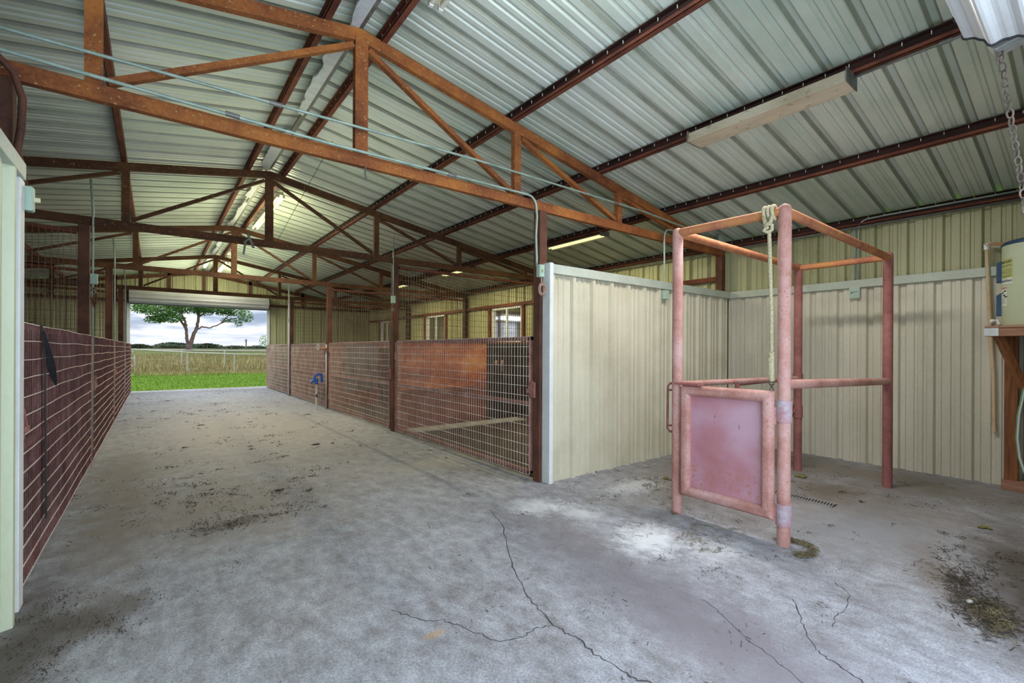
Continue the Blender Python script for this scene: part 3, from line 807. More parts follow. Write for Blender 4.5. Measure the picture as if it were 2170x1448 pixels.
conduit('electrical_conduit', 'conduit on the right wall above the breaker box, bending right under the eave',
        [(6.82, 1.885, 2.12), (6.82, 1.885, 2.84)] + arc((6.82, 1.785, 2.86), .1, 0, 90, (0, 1, 0), (0, 0, 1), 6) + [(6.82, 1.6, 2.965), (6.82, .3, 2.965)])
conduit('electrical_conduit', 'conduit on the right wall above the breaker box, bending left under the eave',
        [(6.83, 1.925, 2.12), (6.83, 1.925, 2.80)] + arc((6.83, 2.02, 2.82), .095, 180, 90, (0, 1, 0), (0, 0, 1), 6) + [(6.83, 2.4, 2.91), (6.83, 3.4, 2.91)])
conduit('electrical_conduit', 'grey conduit running along the right eave below the strut', [(6.79, .1, 2.87), (6.79, 3.5, 2.87), (6.76, 3.6, 2.86), (6.79, 8, 2.87), (6.79, 17.8, 2.87)], .014, 'steel')
conduit('electrical_conduit', 'thin grey conduit under the purlin from the beige lamp to the roll up door', [(4.03, .2, ztop(4.06) - .02), (4.03, 1.15, ztop(4.06) - .02)], .010, 'steel', [((4.03, .62, ztop(4.06) - .02), (4.03, .68, ztop(4.06) - .02))])
conduit('electrical_conduit', 'red painted conduit bending down the left front column', [(-.80, 3.3, 2.88), (-.66, 3.44, 2.86), (-.585, 3.49, 2.78), (-.555, 3.50, 2.66), (-.56, 3.50, 2.5), (-.575, 3.50, 2.38), (-.565, 3.52, 2.33), (-.55, 3.53, 2.2)], .017, 'rust_col')
for (k, x, s, l) in ((1, XL + .03, 1, 'pale vertical conduit on the first left column with a switch box'), (2, XL + .03, 1, 'pale vertical conduit on the second left column'), (3, XL + .03, 1, 'pale vertical conduit on the left column near the doorway')):
    y = Y0 + k * BAY - .04
    conduit('electrical_conduit', l, [(x, y, .15), (x, y, 2.95), (x - .02, y, 3.3)], .011)
conduit('electrical_conduit', 'conduit down the second right column to its green box', [(XR - .045, Y0 + BAY - .05, 2.22), (XR - .045, Y0 + BAY - .05, 3.2)], .011)
conduit('galvanized_pipe', 'white vertical pipe standing before the fourth right column', [(XR - .075, Y0 + 3 * BAY - .06, 0.0), (XR - .075, Y0 + 3 * BAY - .06, 3.2)], .02, 'white_trim')
conduit('galvanized_pipe', 'thin pale pipe beside the third right column', [(XR - .06, Y0 + 2 * BAY - .05, 0.0), (XR - .06, Y0 + 2 * BAY - .05, 1.46)], .018, 'fence_white')

def ebox(loc, size, label, mat='greenbox', face='x', switch=True):
    x, y, z = loc; sx, sy, sz = size
    r = thing('switch_box', label, 'electrical box', loc)
    m = MB(); m.box(x - sx / 2, x + sx / 2, y - sy / 2, y + sy / 2, z - sz / 2, z + sz / 2); m.build('box', M[mat], r, bevel=.004)
    m = MB()
    if face == 'y': m.box(x - sx / 2 + .004, x + sx / 2 - .004, y - sy / 2 - .004, y - sy / 2, z - sz / 2 + .004, z + sz / 2 - .004)
    elif face == '-x': m.box(x - sx / 2 - .004, x - sx / 2, y - sy / 2 + .004, y + sy / 2 - .004, z - sz / 2 + .004, z + sz / 2 - .004)
    else: m.box(x + sx / 2, x + sx / 2 + .004, y - sy / 2 + .004, y + sy / 2 - .004, z - sz / 2 + .004, z + sz / 2 - .004)
    m.build('cover_plate', M['greenbox'], r)
    if switch:
        m = MB()
        if face == 'y': m.box(x - .006, x + .006, y - sy / 2 - .028, y - sy / 2 - .004, z - .012, z + .012)
        elif face == '-x': m.box(x - sx / 2 - .028, x - sx / 2 - .004, y - .006, y + .006, z - .012, z + .012)
        else: m.box(x + sx / 2 + .004, x + sx / 2 + .028, y - .006, y + .006, z - .012, z + .012)
        m.build('toggle', M['lampwhite'], r)
    return r
ebox((3.075, 3.515, 2.15), (.065, .05, .125), 'light switch box at the corner of the tin partition', face='y')
ebox((-.535, 3.535, 2.145), (.03, .06, .13), 'light switch poking out at the end of the left tin wall', face='x')
ebox((-.56, Y0 + BAY - .05, 2.15), (.06, .06, .12), 'green box on the first dark column left of the aisle', switch=False)
ebox((3.085, Y0 + BAY - .05, 2.17), (.06, .06, .12), 'green box on the second column right of the aisle', face='y', switch=False)
ebox((3.05, Y0 + 3 * BAY - .06, 2.18), (.05, .05, .11), 'small box on the white pipe far down the aisle', face='y', switch=False)
b = ebox((5.115, 3.445, 2.06), (.085, .05, .115), 'grey outlet box on the cream tin partition', face='y', switch=False)
b = ebox((6.76, 1.905, 2.065), (.05, .105, .13), 'white breaker box high on the right tin wall', 'white', face='-x', switch=False)
m = MB(); m.box(6.726, 6.731, 1.87, 1.94, 2.075, 2.079); m.box(6.726, 6.731, 1.915, 1.935, 2.06, 2.066); m.build('breaker_slot', M['ink'], b)
ebox((6.52, 3.50, 2.99), (.09, .05, .10), 'grey junction box where conduits meet near the corner column', 'steel', face='y', switch=False)

# ------------------------------------------------------------------ stocks (pipe pen)
PA, PB, PC, PD = (3.457, 2.21), (3.465, 1.384), (5.778, 2.163), (5.778, 1.351)
st = thing('horse_stocks', 'pinkish red pipe horse stocks standing in the wash bay', 'pipe stocks', (4.6, 1.78, 0))
def post(p, zt, r, mat, name='post'):
    m = MB(); m.tube([(p[0], p[1], 0), (p[0], p[1], zt - .03), (p[0], p[1], zt - .012), (p[0], p[1], zt)], [r, r, r * .8, r * .3], 20)
    return m.build(name, M[mat], st, smooth=True)
post(PA, 2.375, .042, 'pinkpipe'); post(PB, 2.375, .042, 'pinkpipe'); post(PC, 2.345, .042, 'darkpipe'); post(PD, 2.345, .042, 'darkpipe')
def rail(p, q, z0, z1, r, mat, name='rail'):
    m = MB(); m.tube([(p[0], p[1], z0), (q[0], q[1], z1)], r, 16); m.build(name, M[mat], st, smooth=True)
rail(PA, PB, 2.335, 2.325, .034, 'rustpipe'); rail(PB, PD, 2.325, 2.29, .034, 'rustpipe'); rail(PA, PC, 2.335, 2.30, .034, 'rustpipe'); rail(PC, PD, 2.295, 2.29, .032, 'rustpipe')
rail(PB, PD, 1.12, 1.055, .034, 'pinkpipe'); rail(PA, PC, 1.07, 1.045, .026, 'pinkpipe')
m = MB()
for z in (.67, 1.03): m.tube([(PC[0], PC[1], z - .07), (PC[0], PC[1], z + .07)], .05, 18)
m.build('sleeve', M['darkpipe'], st, smooth=True)
m = MB(); m.tube([(PC[0], PC[1] , .67), (5.55, 2.33, .655), (4.9, 2.42, .655)], .03, 12); m.tube([(4.9, 2.42, .655), (4.9, 2.42, 1.0), (5.5, 2.36, 1.02), (PC[0], PC[1], 1.03)], .026, 12)
m.build('back_gate', M['darkpipe'], st, smooth=True)
for z in (.935, .215):
    m = MB(); m.tube([(PB[0], PB[1], z - .075), (PB[0], PB[1], z + .075)], .050, 20); m.tube([(PB[0], PB[1], z - .012), (PB[0], PB[1], z - .004)], .053, 20)
    m.build('hinge_sleeve', mottled('lavender grey sleeve', [(0.42, 0.16, 0.16), (0.40, 0.28, 0.32), (0.42, 0.42, 0.45)], 9, 0.7), st, smooth=True, label='grey lavender hinge sleeve')
# latch loop behind post A
m = MB(); m.tube([(3.50, 2.24, 1.075), (3.47, 2.285, 1.075), (3.455, 2.298, 1.05), (3.455, 2.30, .69), (3.47, 2.285, .665), (3.50, 2.24, .665)], .010, 8)
m.tube([(3.44, 2.28, .72), (3.47, 2.25, .72)], .009, 8); m.tube([(3.44, 2.28, 1.02), (3.47, 2.25, 1.02)], .009, 8)
m.build('latch_loop', M['darkpipe'], st, smooth='all')
# front gate: mitred pipe frame with a sheet panel
gt = MB(); gx, ga, gb, z0, z1, rr = 3.435, 1.475, 2.115, .21, 1.03, .042
def mitred(mb, x, ya, yb, za, zb, r, n=16):
    C = [(ya, za), (yb, za), (yb, zb), (ya, zb)]; rings = []
    for (y, z) in C:
        sy = 1 if y == yb else -1; sz = 1 if z == zb else -1
        base = len(mb.v)
        for k in range(n):
            t = 2 * PI * k / n; o = r * math.cos(t)
            mb.v.append((x + r * math.sin(t), y + sy * o, z + sz * o))
        rings.append(base)
    for i in range(4):
        A, B = rings[i], rings[(i + 1) % 4]
        for k in range(n):
            k2 = (k + 1) % n; mb.face((A + k, A + k2, B + k2, B + k))
mitred(gt, gx, ga, gb, z0, z1, rr)
g = gt.build('front_gate', M['pinkpipe'], st, smooth=True)
m = MB(); m.box(gx + .004, gx + .010, ga + .02, gb - .02, z0 + .02, z1 - .02); m.build('gate_panel', M['pink'], g)
for z in (.90, .215):
    m = MB(); m.box(gx - .004, gx + .008, PB[1] + .035, ga - .03, z - .06, z + .06); m.build('hinge_plate', M['pinkpipe'], g)
m = MB(); m.tube([(3.405, 2.20, 1.082), (3.405, 1.95, 1.082)], .009, 8); m.tube([(3.405, 2.13, 1.082), (3.405, 1.97, 1.082)], .015, 8); m.tube([(3.405, 1.98, 1.08), (3.38, 1.97, 1.10), (3.37, 1.97, 1.075)], .006, 6)
m.build('slide_bolt', M['darkpipe'], g, smooth=True)

# rope with a snap clip
rp = thing('hanging_rope', 'cream twisted rope tied to the top pipe of the stocks, clip at its end', 'rope', (3.455, 1.47, 2.3))
def twisted(mb, P, r, pitch=.045, seg=.006):
    # three strands wound round the path
    P = [Vector(p) for p in P]; Ls = [0]
    for a, b in zip(P, P[1:]): Ls.append(Ls[-1] + (b - a).length)
    n = int(Ls[-1] / seg)
    for s3 in range(3):
        pts = []
        for i in range(n + 1):
            L = Ls[-1] * i / n; j = max(k for k in range(len(Ls)) if Ls[k] <= L + 1e-9); j = min(j, len(P) - 2)
            t = (L - Ls[j]) / max(1e-9, Ls[j + 1] - Ls[j]); p = P[j].lerp(P[j + 1], t); d = (P[j + 1] - P[j]).normalized()
            a = d.cross(Vector((1, .3, 0))).normalized() if abs(d.z) > .5 else d.cross(Vector((0, 0, 1))).normalized()
            b_ = d.cross(a); th = 2 * PI * (L / pitch + s3 / 3)
            pts.append(p + (a * math.cos(th) + b_ * math.sin(th)) * r * .55)
        mb.tube(pts, r * .58, 6)
m = MB(); twisted(m, [(3.42, 1.468, 2.20), (3.43, 1.463, 1.9), (3.445, 1.461, 1.6), (3.45, 1.461, 1.34)], .0125); m.build('rope', M['rope'], rp, smooth='all')
m = MB()
for i in range(3):
    y = 1.447 + i * .028
    pts = [(3.458 + .048 * math.cos(t), y + .004 * math.sin(t), 2.33 + .048 * math.sin(t)) for t in [2 * PI * k / 18 for k in range(18)]]
    m.tube(pts, .0125, 8, closed=True)
m.tube([(3.41, 1.445, 2.30), (3.408, 1.455, 2.25), (3.405, 1.485, 2.225), (3.40, 1.495, 2.20), (3.405, 1.47, 2.185), (3.41, 1.445, 2.20), (3.40, 1.44, 2.23), (3.395, 1.465, 2.245), (3.395, 1.49, 2.23)], .0125, 8)
m.tube([(3.41, 1.50, 2.30), (3.408, 1.49, 2.24), (3.41, 1.468, 2.21)], .0125, 8)
m.build('knot', M['rope'], rp, smooth='all')
m = MB(); twisted(m, [(3.45, 1.461, 1.34), (3.45, 1.459, 1.14)], .018, .05); twisted(m, [(3.44, 1.468, 1.30), (3.445, 1.468, 1.16)], .011, .04)
m.build('spliced_end', M['rope'], rp, smooth='all')
m = MB(); m.tube(arc((3.45, 1.46, 1.128), .017, 0, 350, (0, 1, 0), (0, 0, 1), 14), .0045, 8); m.tube([(3.45, 1.46, 1.11), (3.45, 1.46, 1.09)], .008, 8)
m.tube([(3.45, 1.452, 1.09), (3.45, 1.444, 1.07), (3.45, 1.452, 1.052), (3.45, 1.466, 1.05), (3.45, 1.474, 1.066), (3.45, 1.468, 1.085)], .0045, 8)
m.build('snap_clip', M['chain'], rp, smooth='all')

# floor drain grate
dr = thing('floor_drain', 'narrow slotted drain grate in the floor inside the stocks', 'drain', (4.70, 1.68, 0))
m = MB(); m.box(4.64, 4.76, 1.46, 2.1, .0005, .004); m.build('channel', M['dirt'], dr)
m = MB(); m.box(4.635, 4.65, 1.46, 2.1, .001, .009); m.box(4.75, 4.765, 1.46, 2.1, .001, .009)
y = 1.47
while y < 2.09: m.bar((4.65, y, .006), (4.75, y + .012, .006), .008, .006); y += .024
m.build('grate', M['grate'], dr)

# ------------------------------------------------------------------ roll up door coils
def coil(name, yc, zc, x0, x1, rad=.2):
    r = sroot(name, None, ((x0 + x1) / 2, yc, zc))
    m = MB(); n = 120
    def rr(t): return rad + .010 * math.cos(11 * t) + .004 * math.cos(22 * t)
    for i in range(n):
        t0, t1 = 2 * PI * i / n, 2 * PI * (i + 1) / n
        A = (yc + rr(t0) * math.cos(t0), zc + rr(t0) * math.sin(t0)); B = (yc + rr(t1) * math.cos(t1), zc + rr(t1) * math.sin(t1))
        m.quad((x0, *A), (x1, *A), (x1, *B), (x0, *B))
    m.build('curtain_roll', M['door_curtain'], r, smooth=True)
    for x in (x0, x1):
        m = MB(); pts = [(x, yc + (rr(t) + .002) * math.cos(t), zc + (rr(t) + .002) * math.sin(t)) for t in [2 * PI * i / 120 for i in range(120)]]
        m.tube(pts, .006, 6, closed=True)
        m.quad(*[(x + (.004 if x == x1 else -.004) * -1, yc + .19 * math.cos(t), zc + .19 * math.sin(t)) for t in [2 * PI * i / 24 for i in range(24)]])
        m.build('rolled_edge', M['black'], r)
    return r
c1 = coil('door_1', .25, 2.965, -.58, 3.05)
c2 = coil('door_2', YF - .28, 2.935, -.62, 3.13)
m = MB(); m.box(-.6, 3.11, YF - .10, YF - .04, 2.70, 2.76); m.build('bottom_bar', M['steel'], c2)
for x in (-.64, 3.15):
    m = MB(); m.box(x - .02, x + .02, YF - .36, YF - .02, 2.72, 3.12); m.build('end_bracket', M['rust_col'], c2)
m = MB(); m.bar((-.50, YF - .1, 2.70), (-.50, YF - .1, 2.60), .012, .012); m.build('pull_cord', M['black'], c2)
m = MB(); m.hexa([(3.065, .33, 2.745), (3.16, .33, 2.745), (3.16, .16, 2.79), (3.065, .16, 2.79), (3.065, .36, 2.80), (3.16, .36, 2.80), (3.16, .16, 2.86), (3.065, .16, 2.86)])
m.box(3.065, 3.16, -.05, .17, 2.79, 2.86)
m.build('chain_bracket', M['steel'], c1, bevel=.006)
ch = thing('hanging_chain', 'rusty round link hoist chain hanging at the upper right corner', 'chain', (3.1, .325, 2.745))
P0, P1 = Vector((3.10, .315, 2.768)), Vector((3.10, .215, 1.86)); n = 24
for i in range(n):
    c = P0.lerp(P1, i / n); m = MB()
    u = Vector((0, 0, 1)); v = Vector((.63, -.77, 0)) if i % 2 == 0 else Vector((.77, .63, 0))
    m.tube([c + u * .021 * math.sin(2 * PI * k / 14) + v * .0125 * math.cos(2 * PI * k / 14) - u * .02 for k in range(14)], .0036, 7, closed=True)
    m.build('link', M['chain'], ch, smooth='all')

# ------------------------------------------------------------------ water heater stand
sh = thing('timber_stand', 'wooden bracket stand under the water heater on the right wall', 'stand', (6.5, .3, 0))
m = MB(); m.box(6.20, 6.29, YN + .02, .725, 1.50, 1.58); m.build('front_beam', M['timber_y'], sh, bevel=.006)
m = MB(); m.box(6.195, 6.20, .63, .725, 1.503, 1.577); m.build('paint_smear', M['foam'], sh)
m = MB(); m.box(6.19, 6.79, YN + .02, .72, 1.58, 1.598); m.build('top_board', M['timber_y'], sh)
m = MB(); m.box(6.69, 6.775, .545, .64, 0, 1.58); m.build('post', M['timber'], sh, bevel=.005)
m = MB(); m.box(6.69, 6.775, YN + .02, .06, 0, 1.58); m.build('post', M['timber'], sh, bevel=.005)
m = MB(); m.bar((6.27, .645, 1.52), (6.62, .43, .80), .045, .1, (1, .5, 0)); m.build('brace', M['timber'], sh, bevel=.004)
m = MB(); m.bar((6.6, .46, .83), (6.74, .42, .55), .045, .1, (1, .5, 0)); m.build('brace', M['timber'], sh, bevel=.004)
m = MB(); m.box(6.60, 6.775, YN + .02, .65, 0, .085); m.build('sill_plank', M['timber_y'], sh, bevel=.005)
for k, (y) in enumerate((.66, .05)):
    m = MB(); m.box(6.29, 6.79, y - .04, y + .04, 1.50, 1.578); m.build('joist', M['timber'], sh)

CX, CY, CR = 6.50, .38, .262
wh = thing('water_heater', 'pale green water heater with blue cap standing on the timber stand', 'water heater', (CX, CY, 1.60))
def ring(r, z): return [(CX + r * math.cos(2 * PI * k / 48), CY + r * math.sin(2 * PI * k / 48), z) for k in range(48)]
def lathe(mb, prof):
    R_ = [ring(r, z) for r, z in prof]; base = len(mb.v)
    for q in R_: mb.v += q
    for i in range(len(R_) - 1):
        for k in range(48):
            k2 = (k + 1) % 48; mb.face((base + i * 48 + k, base + i * 48 + k2, base + (i + 1) * 48 + k2, base + (i + 1) * 48 + k))
    mb.face(tuple(base + (len(R_) - 1) * 48 + k for k in range(48)))
m = MB(); lathe(m, [(CR - .01, 1.60), (CR, 1.612), (CR, 2.36)]); m.build('tank', M['heater'], wh, smooth=True)
m = MB(); lathe(m, [(CR - .004, 2.36), (CR + .008, 2.362), (CR + .006, 2.385), (CR - .02, 2.40), (.05, 2.405)]); m.build('cap', M['blue'], wh, smooth=True)
m = MB(); m.ball((6.42, .42, 2.43), .045, 1, 1, .9, 12, 8); m.build('knob', M['black'], wh, smooth=True)
def onc(a, z, r): return (CX + r * math.cos(R(a)), CY + r * math.sin(R(a)), z)
def curved(mb, a0, a1, z0, z1, r, n=8):
    for i in range(n):
        b0, b1 = a0 + (a1 - a0) * i / n, a0 + (a1 - a0) * (i + 1) / n
        mb.quad(onc(b0, z0, r), onc(b0, z1, r), onc(b1, z1, r), onc(b1, z0, r))
for (za, zb) in ((2.02, 2.24), (1.70, 1.93)):
    m = MB()
    for (b0, b1) in ((92, 101),):
        P = [onc(b0, za, CR - .01), onc(b1, za, CR - .01), onc(b1, za, CR + .035), onc(b0, za, CR + .035), onc(b0, zb, CR - .01), onc(b1, zb, CR - .01), onc(b1, zb - .03, CR + .035), onc(b0, zb - .03, CR + .035)]
        m.hexa(P)
    m.build('access_cover', M['blue'], wh, bevel=.006)
m = MB(); curved(m, 104, 139, 2.05, 2.232, CR + .001); m.build('energy_label', M['label_y'], wh)
m = MB(); curved(m, 104, 139, 1.995, 2.05, CR + .001); m.build('brand_label', M['label_w'], wh)
m = MB(); m.k = 0; curved(m, 104, 127, 1.79, 1.975, CR + .001); m.build('warning_label', M['label_w'], wh)
m = MB(); curved(m, 105, 126, 1.95, 1.968, CR + .002); m.build('warning_stripe', M['label_r'], wh)
m = MB()
for z, w in ((2.17, 33), (2.16, 30), (2.13, 20), (2.115, 33), (2.10, 31), (2.085, 15), (2.07, 32), (2.061, 25)): curved(m, 138.5 - w, 138, z, z + .003, CR + .002)
for z in (1.86, 1.848, 1.836, 1.824, 1.812): curved(m, 107, 124, z, z + .002, CR + .002)
m.build('label_print', M['ink'], wh)
m = MB()
for (a, z) in ((120, 1.93), (112, 1.915), (118, 1.89), (123, 1.875)): curved(m, a - 4, a + 4, z - .006, z + .006, CR + .002)
m.build('warning_pictogram', M['ink'], wh)
def wrap_text(txt, a_start, a_end, z, size, mat, name):
    cu = bpy.data.curves.new(name, 'FONT'); cu.body = txt; cu.size = size; cu.extrude = 0
    cu.offset = .0004
    tmp = bpy.data.objects.new(name + '_tmp', cu); COL.objects.link(tmp)
    dg = bpy.context.evaluated_depsgraph_get(); dg.update()
    me = bpy.data.meshes.new_from_object(tmp.evaluated_get(dg))
    bpy.data.objects.remove(tmp)
    xs = [v.co.x for v in me.vertices]; w = max(xs) - min(xs)
    for v in me.vertices:
        a = a_start + (a_end - a_start) * (v.co.x - min(xs)) / w
        p = onc(a, z + v.co.y, CR + .0025); v.co = p
    me.name = name; me.materials.clear(); me.materials.append(mat)
    o = bpy.data.objects.new(name, me); COL.objects.link(o); o.parent = wh; o.matrix_parent_inverse = wh.matrix_world.inverted()
    return o
wrap_text('ENERGYGUIDE', 105.5, 137.5, 2.193, .032, M['ink'], 'label_heading')
wrap_text('EverKleen', 107, 138, 2.015, .034, M['ink_b'], 'label_lettering')
# hot water pipe elbow and drop pipe
pp = thing('drop_pipe', 'yellowed pvc pipe running down the right wall from the water heater', 'pipe', (6.74, .75, .55))
m = MB(); m.tube([(6.5, .62, 2.40), (6.62, .70, 2.43), (6.735, .77, 2.45)], .014, 10); m.build('copper_arm', M['copper'], pp, smooth=True)
m = MB(); m.tube([(6.70, .745, 2.445), (6.738, .772, 2.452), (6.74, .772, 2.40)], .024, 10); m.build('elbow', M['white'], pp, smooth=True)
m = MB(); m.tube([(6.74, .772, 2.42), (6.752, .745, 1.6), (6.755, .72, 1.1), (6.755, .715, .60)], .0175, 12); m.tube([(6.755, .715, .60), (6.755, .7145, .54)], .021, 12); m.build('pipe', M['pvc'], pp, smooth=True)
m = MB(); m.tube([(6.73, .735, 1.64), (6.66, .72, 1.66), (6.60, .68, 1.67), (6.57, .66, 1.62)], .012, 8); m.ball((6.66, .72, 1.665), .022); m.build('valve', M['white'], pp, smooth=True)
# hose
hs = thing('garden_hose', 'white hose with green stripe looping below the heater stand', 'hose', (6.45, .49, .1))
pts = [(6.45, .05, 1.42), (6.42, .30, 1.36), (6.43, .44, 1.15), (6.45, .49, .98), (6.45, .522, .76), (6.45, .532, .54), (6.45, .517, .36), (6.45, .487, .23), (6.45, .40, .10), (6.45, .25, .03), (6.45, .05, .02)]
m = MB(); m.tube(pts, .0125, 10); m.build('hose', M['hose'], hs, smooth='all')
m = MB(); m.tube([(a - .010, b + .006, c) for a, b, c in pts], .0045, 6); m.build('stripe', M['hose_g'], hs, smooth='all')

# ------------------------------------------------------------------ small hanging things
def loop(c, ry, rz, x=None, n=16): return [(c[0], c[1] + ry * math.cos(2 * PI * k / n), c[2] + rz * math.sin(2 * PI * k / n)) for k in range(n)]
cr = thing('cord_coil', 'small pink cord coil hanging under the switch on the partition column', 'cord', (3.07, 3.5, 2.0))
m = MB()
for i in range(3):
    n = 16; m.tube([(3.075 + .034 * math.cos(2 * PI * k / n) + i * .004, 3.50 - i * .008, 1.965 + (.06 - i * .006) * math.sin(2 * PI * k / n)) for k in range(n)], .006, 6, closed=True)
m.build('loops', M['ropepink'], cr, smooth='all')
m = MB(); m.tube([(3.075, 3.50, 2.08), (3.07, 3.49, 2.03), (3.085, 3.49, 2.0), (3.06, 3.485, 2.01)], .008, 6); m.build('tie', M['ropepink'], cr, smooth='all')
for (x, y, z, l) in ((-.56, Y0 + BAY - .06, 1.93, 'dark halter hanging on the first dark column at left'), (3.07, Y0 + BAY - .06, 1.93, 'small halter hanging on the second column at right')):
    h = thing('hanging_halter', l, 'halter', (x, y, z + .1))
    m = MB(); m.tube([(x, y, z + .12), (x + .01, y - .01, z + .04), (x - .005, y - .02, z - .04), (x + .012, y - .01, z - .11)], .009, 6)
    m.tube([(x + .02, y, z + .08), (x + .03, y - .01, z), (x + .015, y - .01, z - .08), (x, y, z - .03)], .007, 6); m.build('strap', M['rust_dark'], h, smooth='all')
    m = MB(); m.tube([(x + .02 * math.cos(t), y - .015, z + .07 + .02 * math.sin(t)) for t in [2 * PI * k / 10 for k in range(10)]], .004, 6, closed=True); m.build('ring', M['galv'], h, smooth='all')
# straps on the left gate
s = thing('black_strap', 'black webbing strap draped over the left front gate', 'strap', (-.56, 4.12, 1.5))
m = MB(); w = .012
def ribbon(mb, pts, wid, axis=(0, 1, 0), th=.004):
    ax = Vector(axis); P = [Vector(p) for p in pts]
    for a, b, wa, wb in zip(P, P[1:], wid, wid[1:]):
        t = Vector((th, 0, 0))
        mb.hexa([a - ax * wa, a + ax * wa, a + ax * wa + t, a - ax * wa + t, b - ax * wb, b + ax * wb, b + ax * wb + t, b - ax * wb + t])
ribbon(m, [(-.64, 4.09, 1.50), (-.60, 4.08, 1.512), (-.563, 4.09, 1.50), (-.558, 4.13, 1.36), (-.555, 4.15, 1.2), (-.553, 4.16, .8), (-.552, 4.17, .5), (-.552, 4.18, .26)], [.02, .022, .022, .02, .022, .025, .03, .032])
m.build('long_strap', M['strap'], s)
m = MB(); ribbon(m, [(-.556, 4.10, 1.46), (-.548, 4.17, 1.36), (-.545, 4.27, 1.26), (-.545, 4.36, 1.18), (-.545, 4.44, 1.12), (-.545, 4.48, 1.09)], [.004, .010, .019, .017, .010, .002], (.88, .47, 0))
m.build('loose_flap', M['strap'], s)
# roof hooks on trusses
hk = thing('hanging_hook', 'small steel bracket hooked over the second truss', 'hook', (1.02, Y0 + BAY, 2.8))
m = MB(); m.bar((1.0, Y0 + BAY - .01, 2.93), (1.07, Y0 + BAY - .02, 2.74), .03, .012, (0, 1, 0)); m.bar((.97, Y0 + BAY - .02, 2.80), (.95, Y0 + BAY - .02, 2.64), .025, .01, (0, 1, 0)); m.bar((.95, Y0 + BAY - .02, 2.80), (1.02, Y0 + BAY - .02, 2.86), .02, .01, (0, 1, 0))
m.build('bracket', M['steel'], hk)
m = MB(); m.tube([(1.30, Y0 - .0, 2.784), (1.30, Y0, 2.72), (1.312, Y0, 2.70), (1.30, Y0, 2.69)], .006, 6)
tag(m.build('hanging_hook', M['steel'], None, smooth='all'), 'tiny hook under the bottom chord of the nearest truss', 'hook')
m = MB(); m.tube([(1.62, 5.5, 3.76), (1.42, Y0 + BAY + .5, 2.9)], .003, 5)
tag(m.build('pull_wire', M['black'], None), 'thin dark wire hanging beside the long ridge lamp', 'wire')

# hydrant
hy = thing('yard_hydrant', 'blue headed yard hydrant on a galvanised pipe by the third right gate', 'hydrant', (2.87, 10.88, 0))
m = MB(); m.tube([(2.87, 10.88, 0), (2.87, 10.88, .60)], .018, 12); m.build('riser_pipe', M['fence_white'], hy, smooth=True)
m = MB(); m.box(2.853, 2.89, 10.855, 10.86, .28, .34); m.build('pipe_tag', M['ink'], hy)
m = MB()
m.tube([(2.87, 10.88, .57), (2.87, 10.88, .68), (2.87, 10.88, .70)], [.035, .038, .03], 12)
m.tube([(2.87, 10.88, .64), (2.80, 10.88, .66), (2.745, 10.88, .60)], [.03, .028, .03], 10)
m.build('head', M['hydrant'], hy, smooth=True)
m = MB(); m.tube([(2.83, 10.88, .665), (2.84, 10.88, .76), (2.90, 10.88, .79), (2.975, 10.88, .785), (2.985, 10.88, .72), (2.985, 10.88, .60)], .024, 10); m.build('lever', M['hydrant'], hy, smooth=True)
m = MB(); m.tube([(2.935, 10.88, .77), (2.94, 10.88, .58)], .007, 8); m.build('rod', M['galv'], hy, smooth=True)
# latch arm with ring by the third column
la = thing('latch_arm', 'rusty pipe latch arm with pale ring between the second and third right gates', 'latch', (3.06, 10.75, 1.38))
m = MB(); m.tube([(3.02, 10.62, 1.355), (3.05, 11.12, 1.36)], .024, 12); m.build('arm', M['rust'], la, smooth=True)
m = MB(); m.tube([(2.97 + .025 * math.cos(t), 11.14, 1.40 + .07 * math.sin(t)) for t in [2 * PI * k / 16 for k in range(16)]], .007, 6, closed=True); m.build('ring', M['white_trim'], la, smooth='all')

# ------------------------------------------------------------------ litter on the floor
def litter(name, label, spots, mat, lmin, lmax, th, lift=.012, cat='litter'):
    m = MB()
    for (cx, cy, rx, ry, n) in spots:
        C_ = []
        for _ in range(int(n * 1.5)):
            if not C_ or random.random() < .12: a = random.uniform(0, 2 * PI); q = random.random() ** .6 * 1.2; C_ = [(cx + rx * q * math.cos(a), cy + ry * q * math.sin(a), random.uniform(.02, .09))]
            x, y = C_[0][0] + random.gauss(0, C_[0][2]), C_[0][1] + random.gauss(0, C_[0][2] * .7); t = random.uniform(0, PI); sz = min(1, random.expovariate(3.2)); L = (lmin + (lmax - lmin) * sz) / 2; th_ = th * (.5 + .7 * sz)
            z = random.uniform(.002, lift); dz = random.uniform(-.004, .006)
            m.bar((x - L * math.cos(t), y - L * math.sin(t), max(.002, z - dz)), (x + L * math.cos(t), y + L * math.sin(t), max(.002, z + dz)), th_, th_ * .6)
    return tag(m.build(name, mat), label, cat, kind='stuff')
random.seed(21)
m = MB()
for _ in range(420):
    a = random.uniform(-2.6, 1.3); rr_ = random.gauss(.125, .022); x, y = 3.455 + rr_ * 1.05 * math.cos(a), 1.315 + rr_ * .9 * math.sin(a); t = a + PI / 2 + random.gauss(0, .5); L = random.uniform(.01, .032)
    z = random.uniform(.003, .022); m.bar((x - L * math.cos(t), y - L * math.sin(t), z), (x + L * math.cos(t), y + L * math.sin(t), z + random.uniform(-.002, .006)), .0022, .0015)
tag(m.build('straw_ring', M['straw']), 'ring of dry straw around the foot of the front stocks post', 'straw', kind='stuff')
litter('straw_litter', 'loose straw strewn on the concrete left of the front stocks post', [(3.2, 1.75, .25, .22, 200), (3.5, 2.6, .45, .4, 160), (4.25, 2.85, .3, .2, 120), (3.1, 2.1, .3, .2, 80)], M['straw'], .015, .05, .0025)
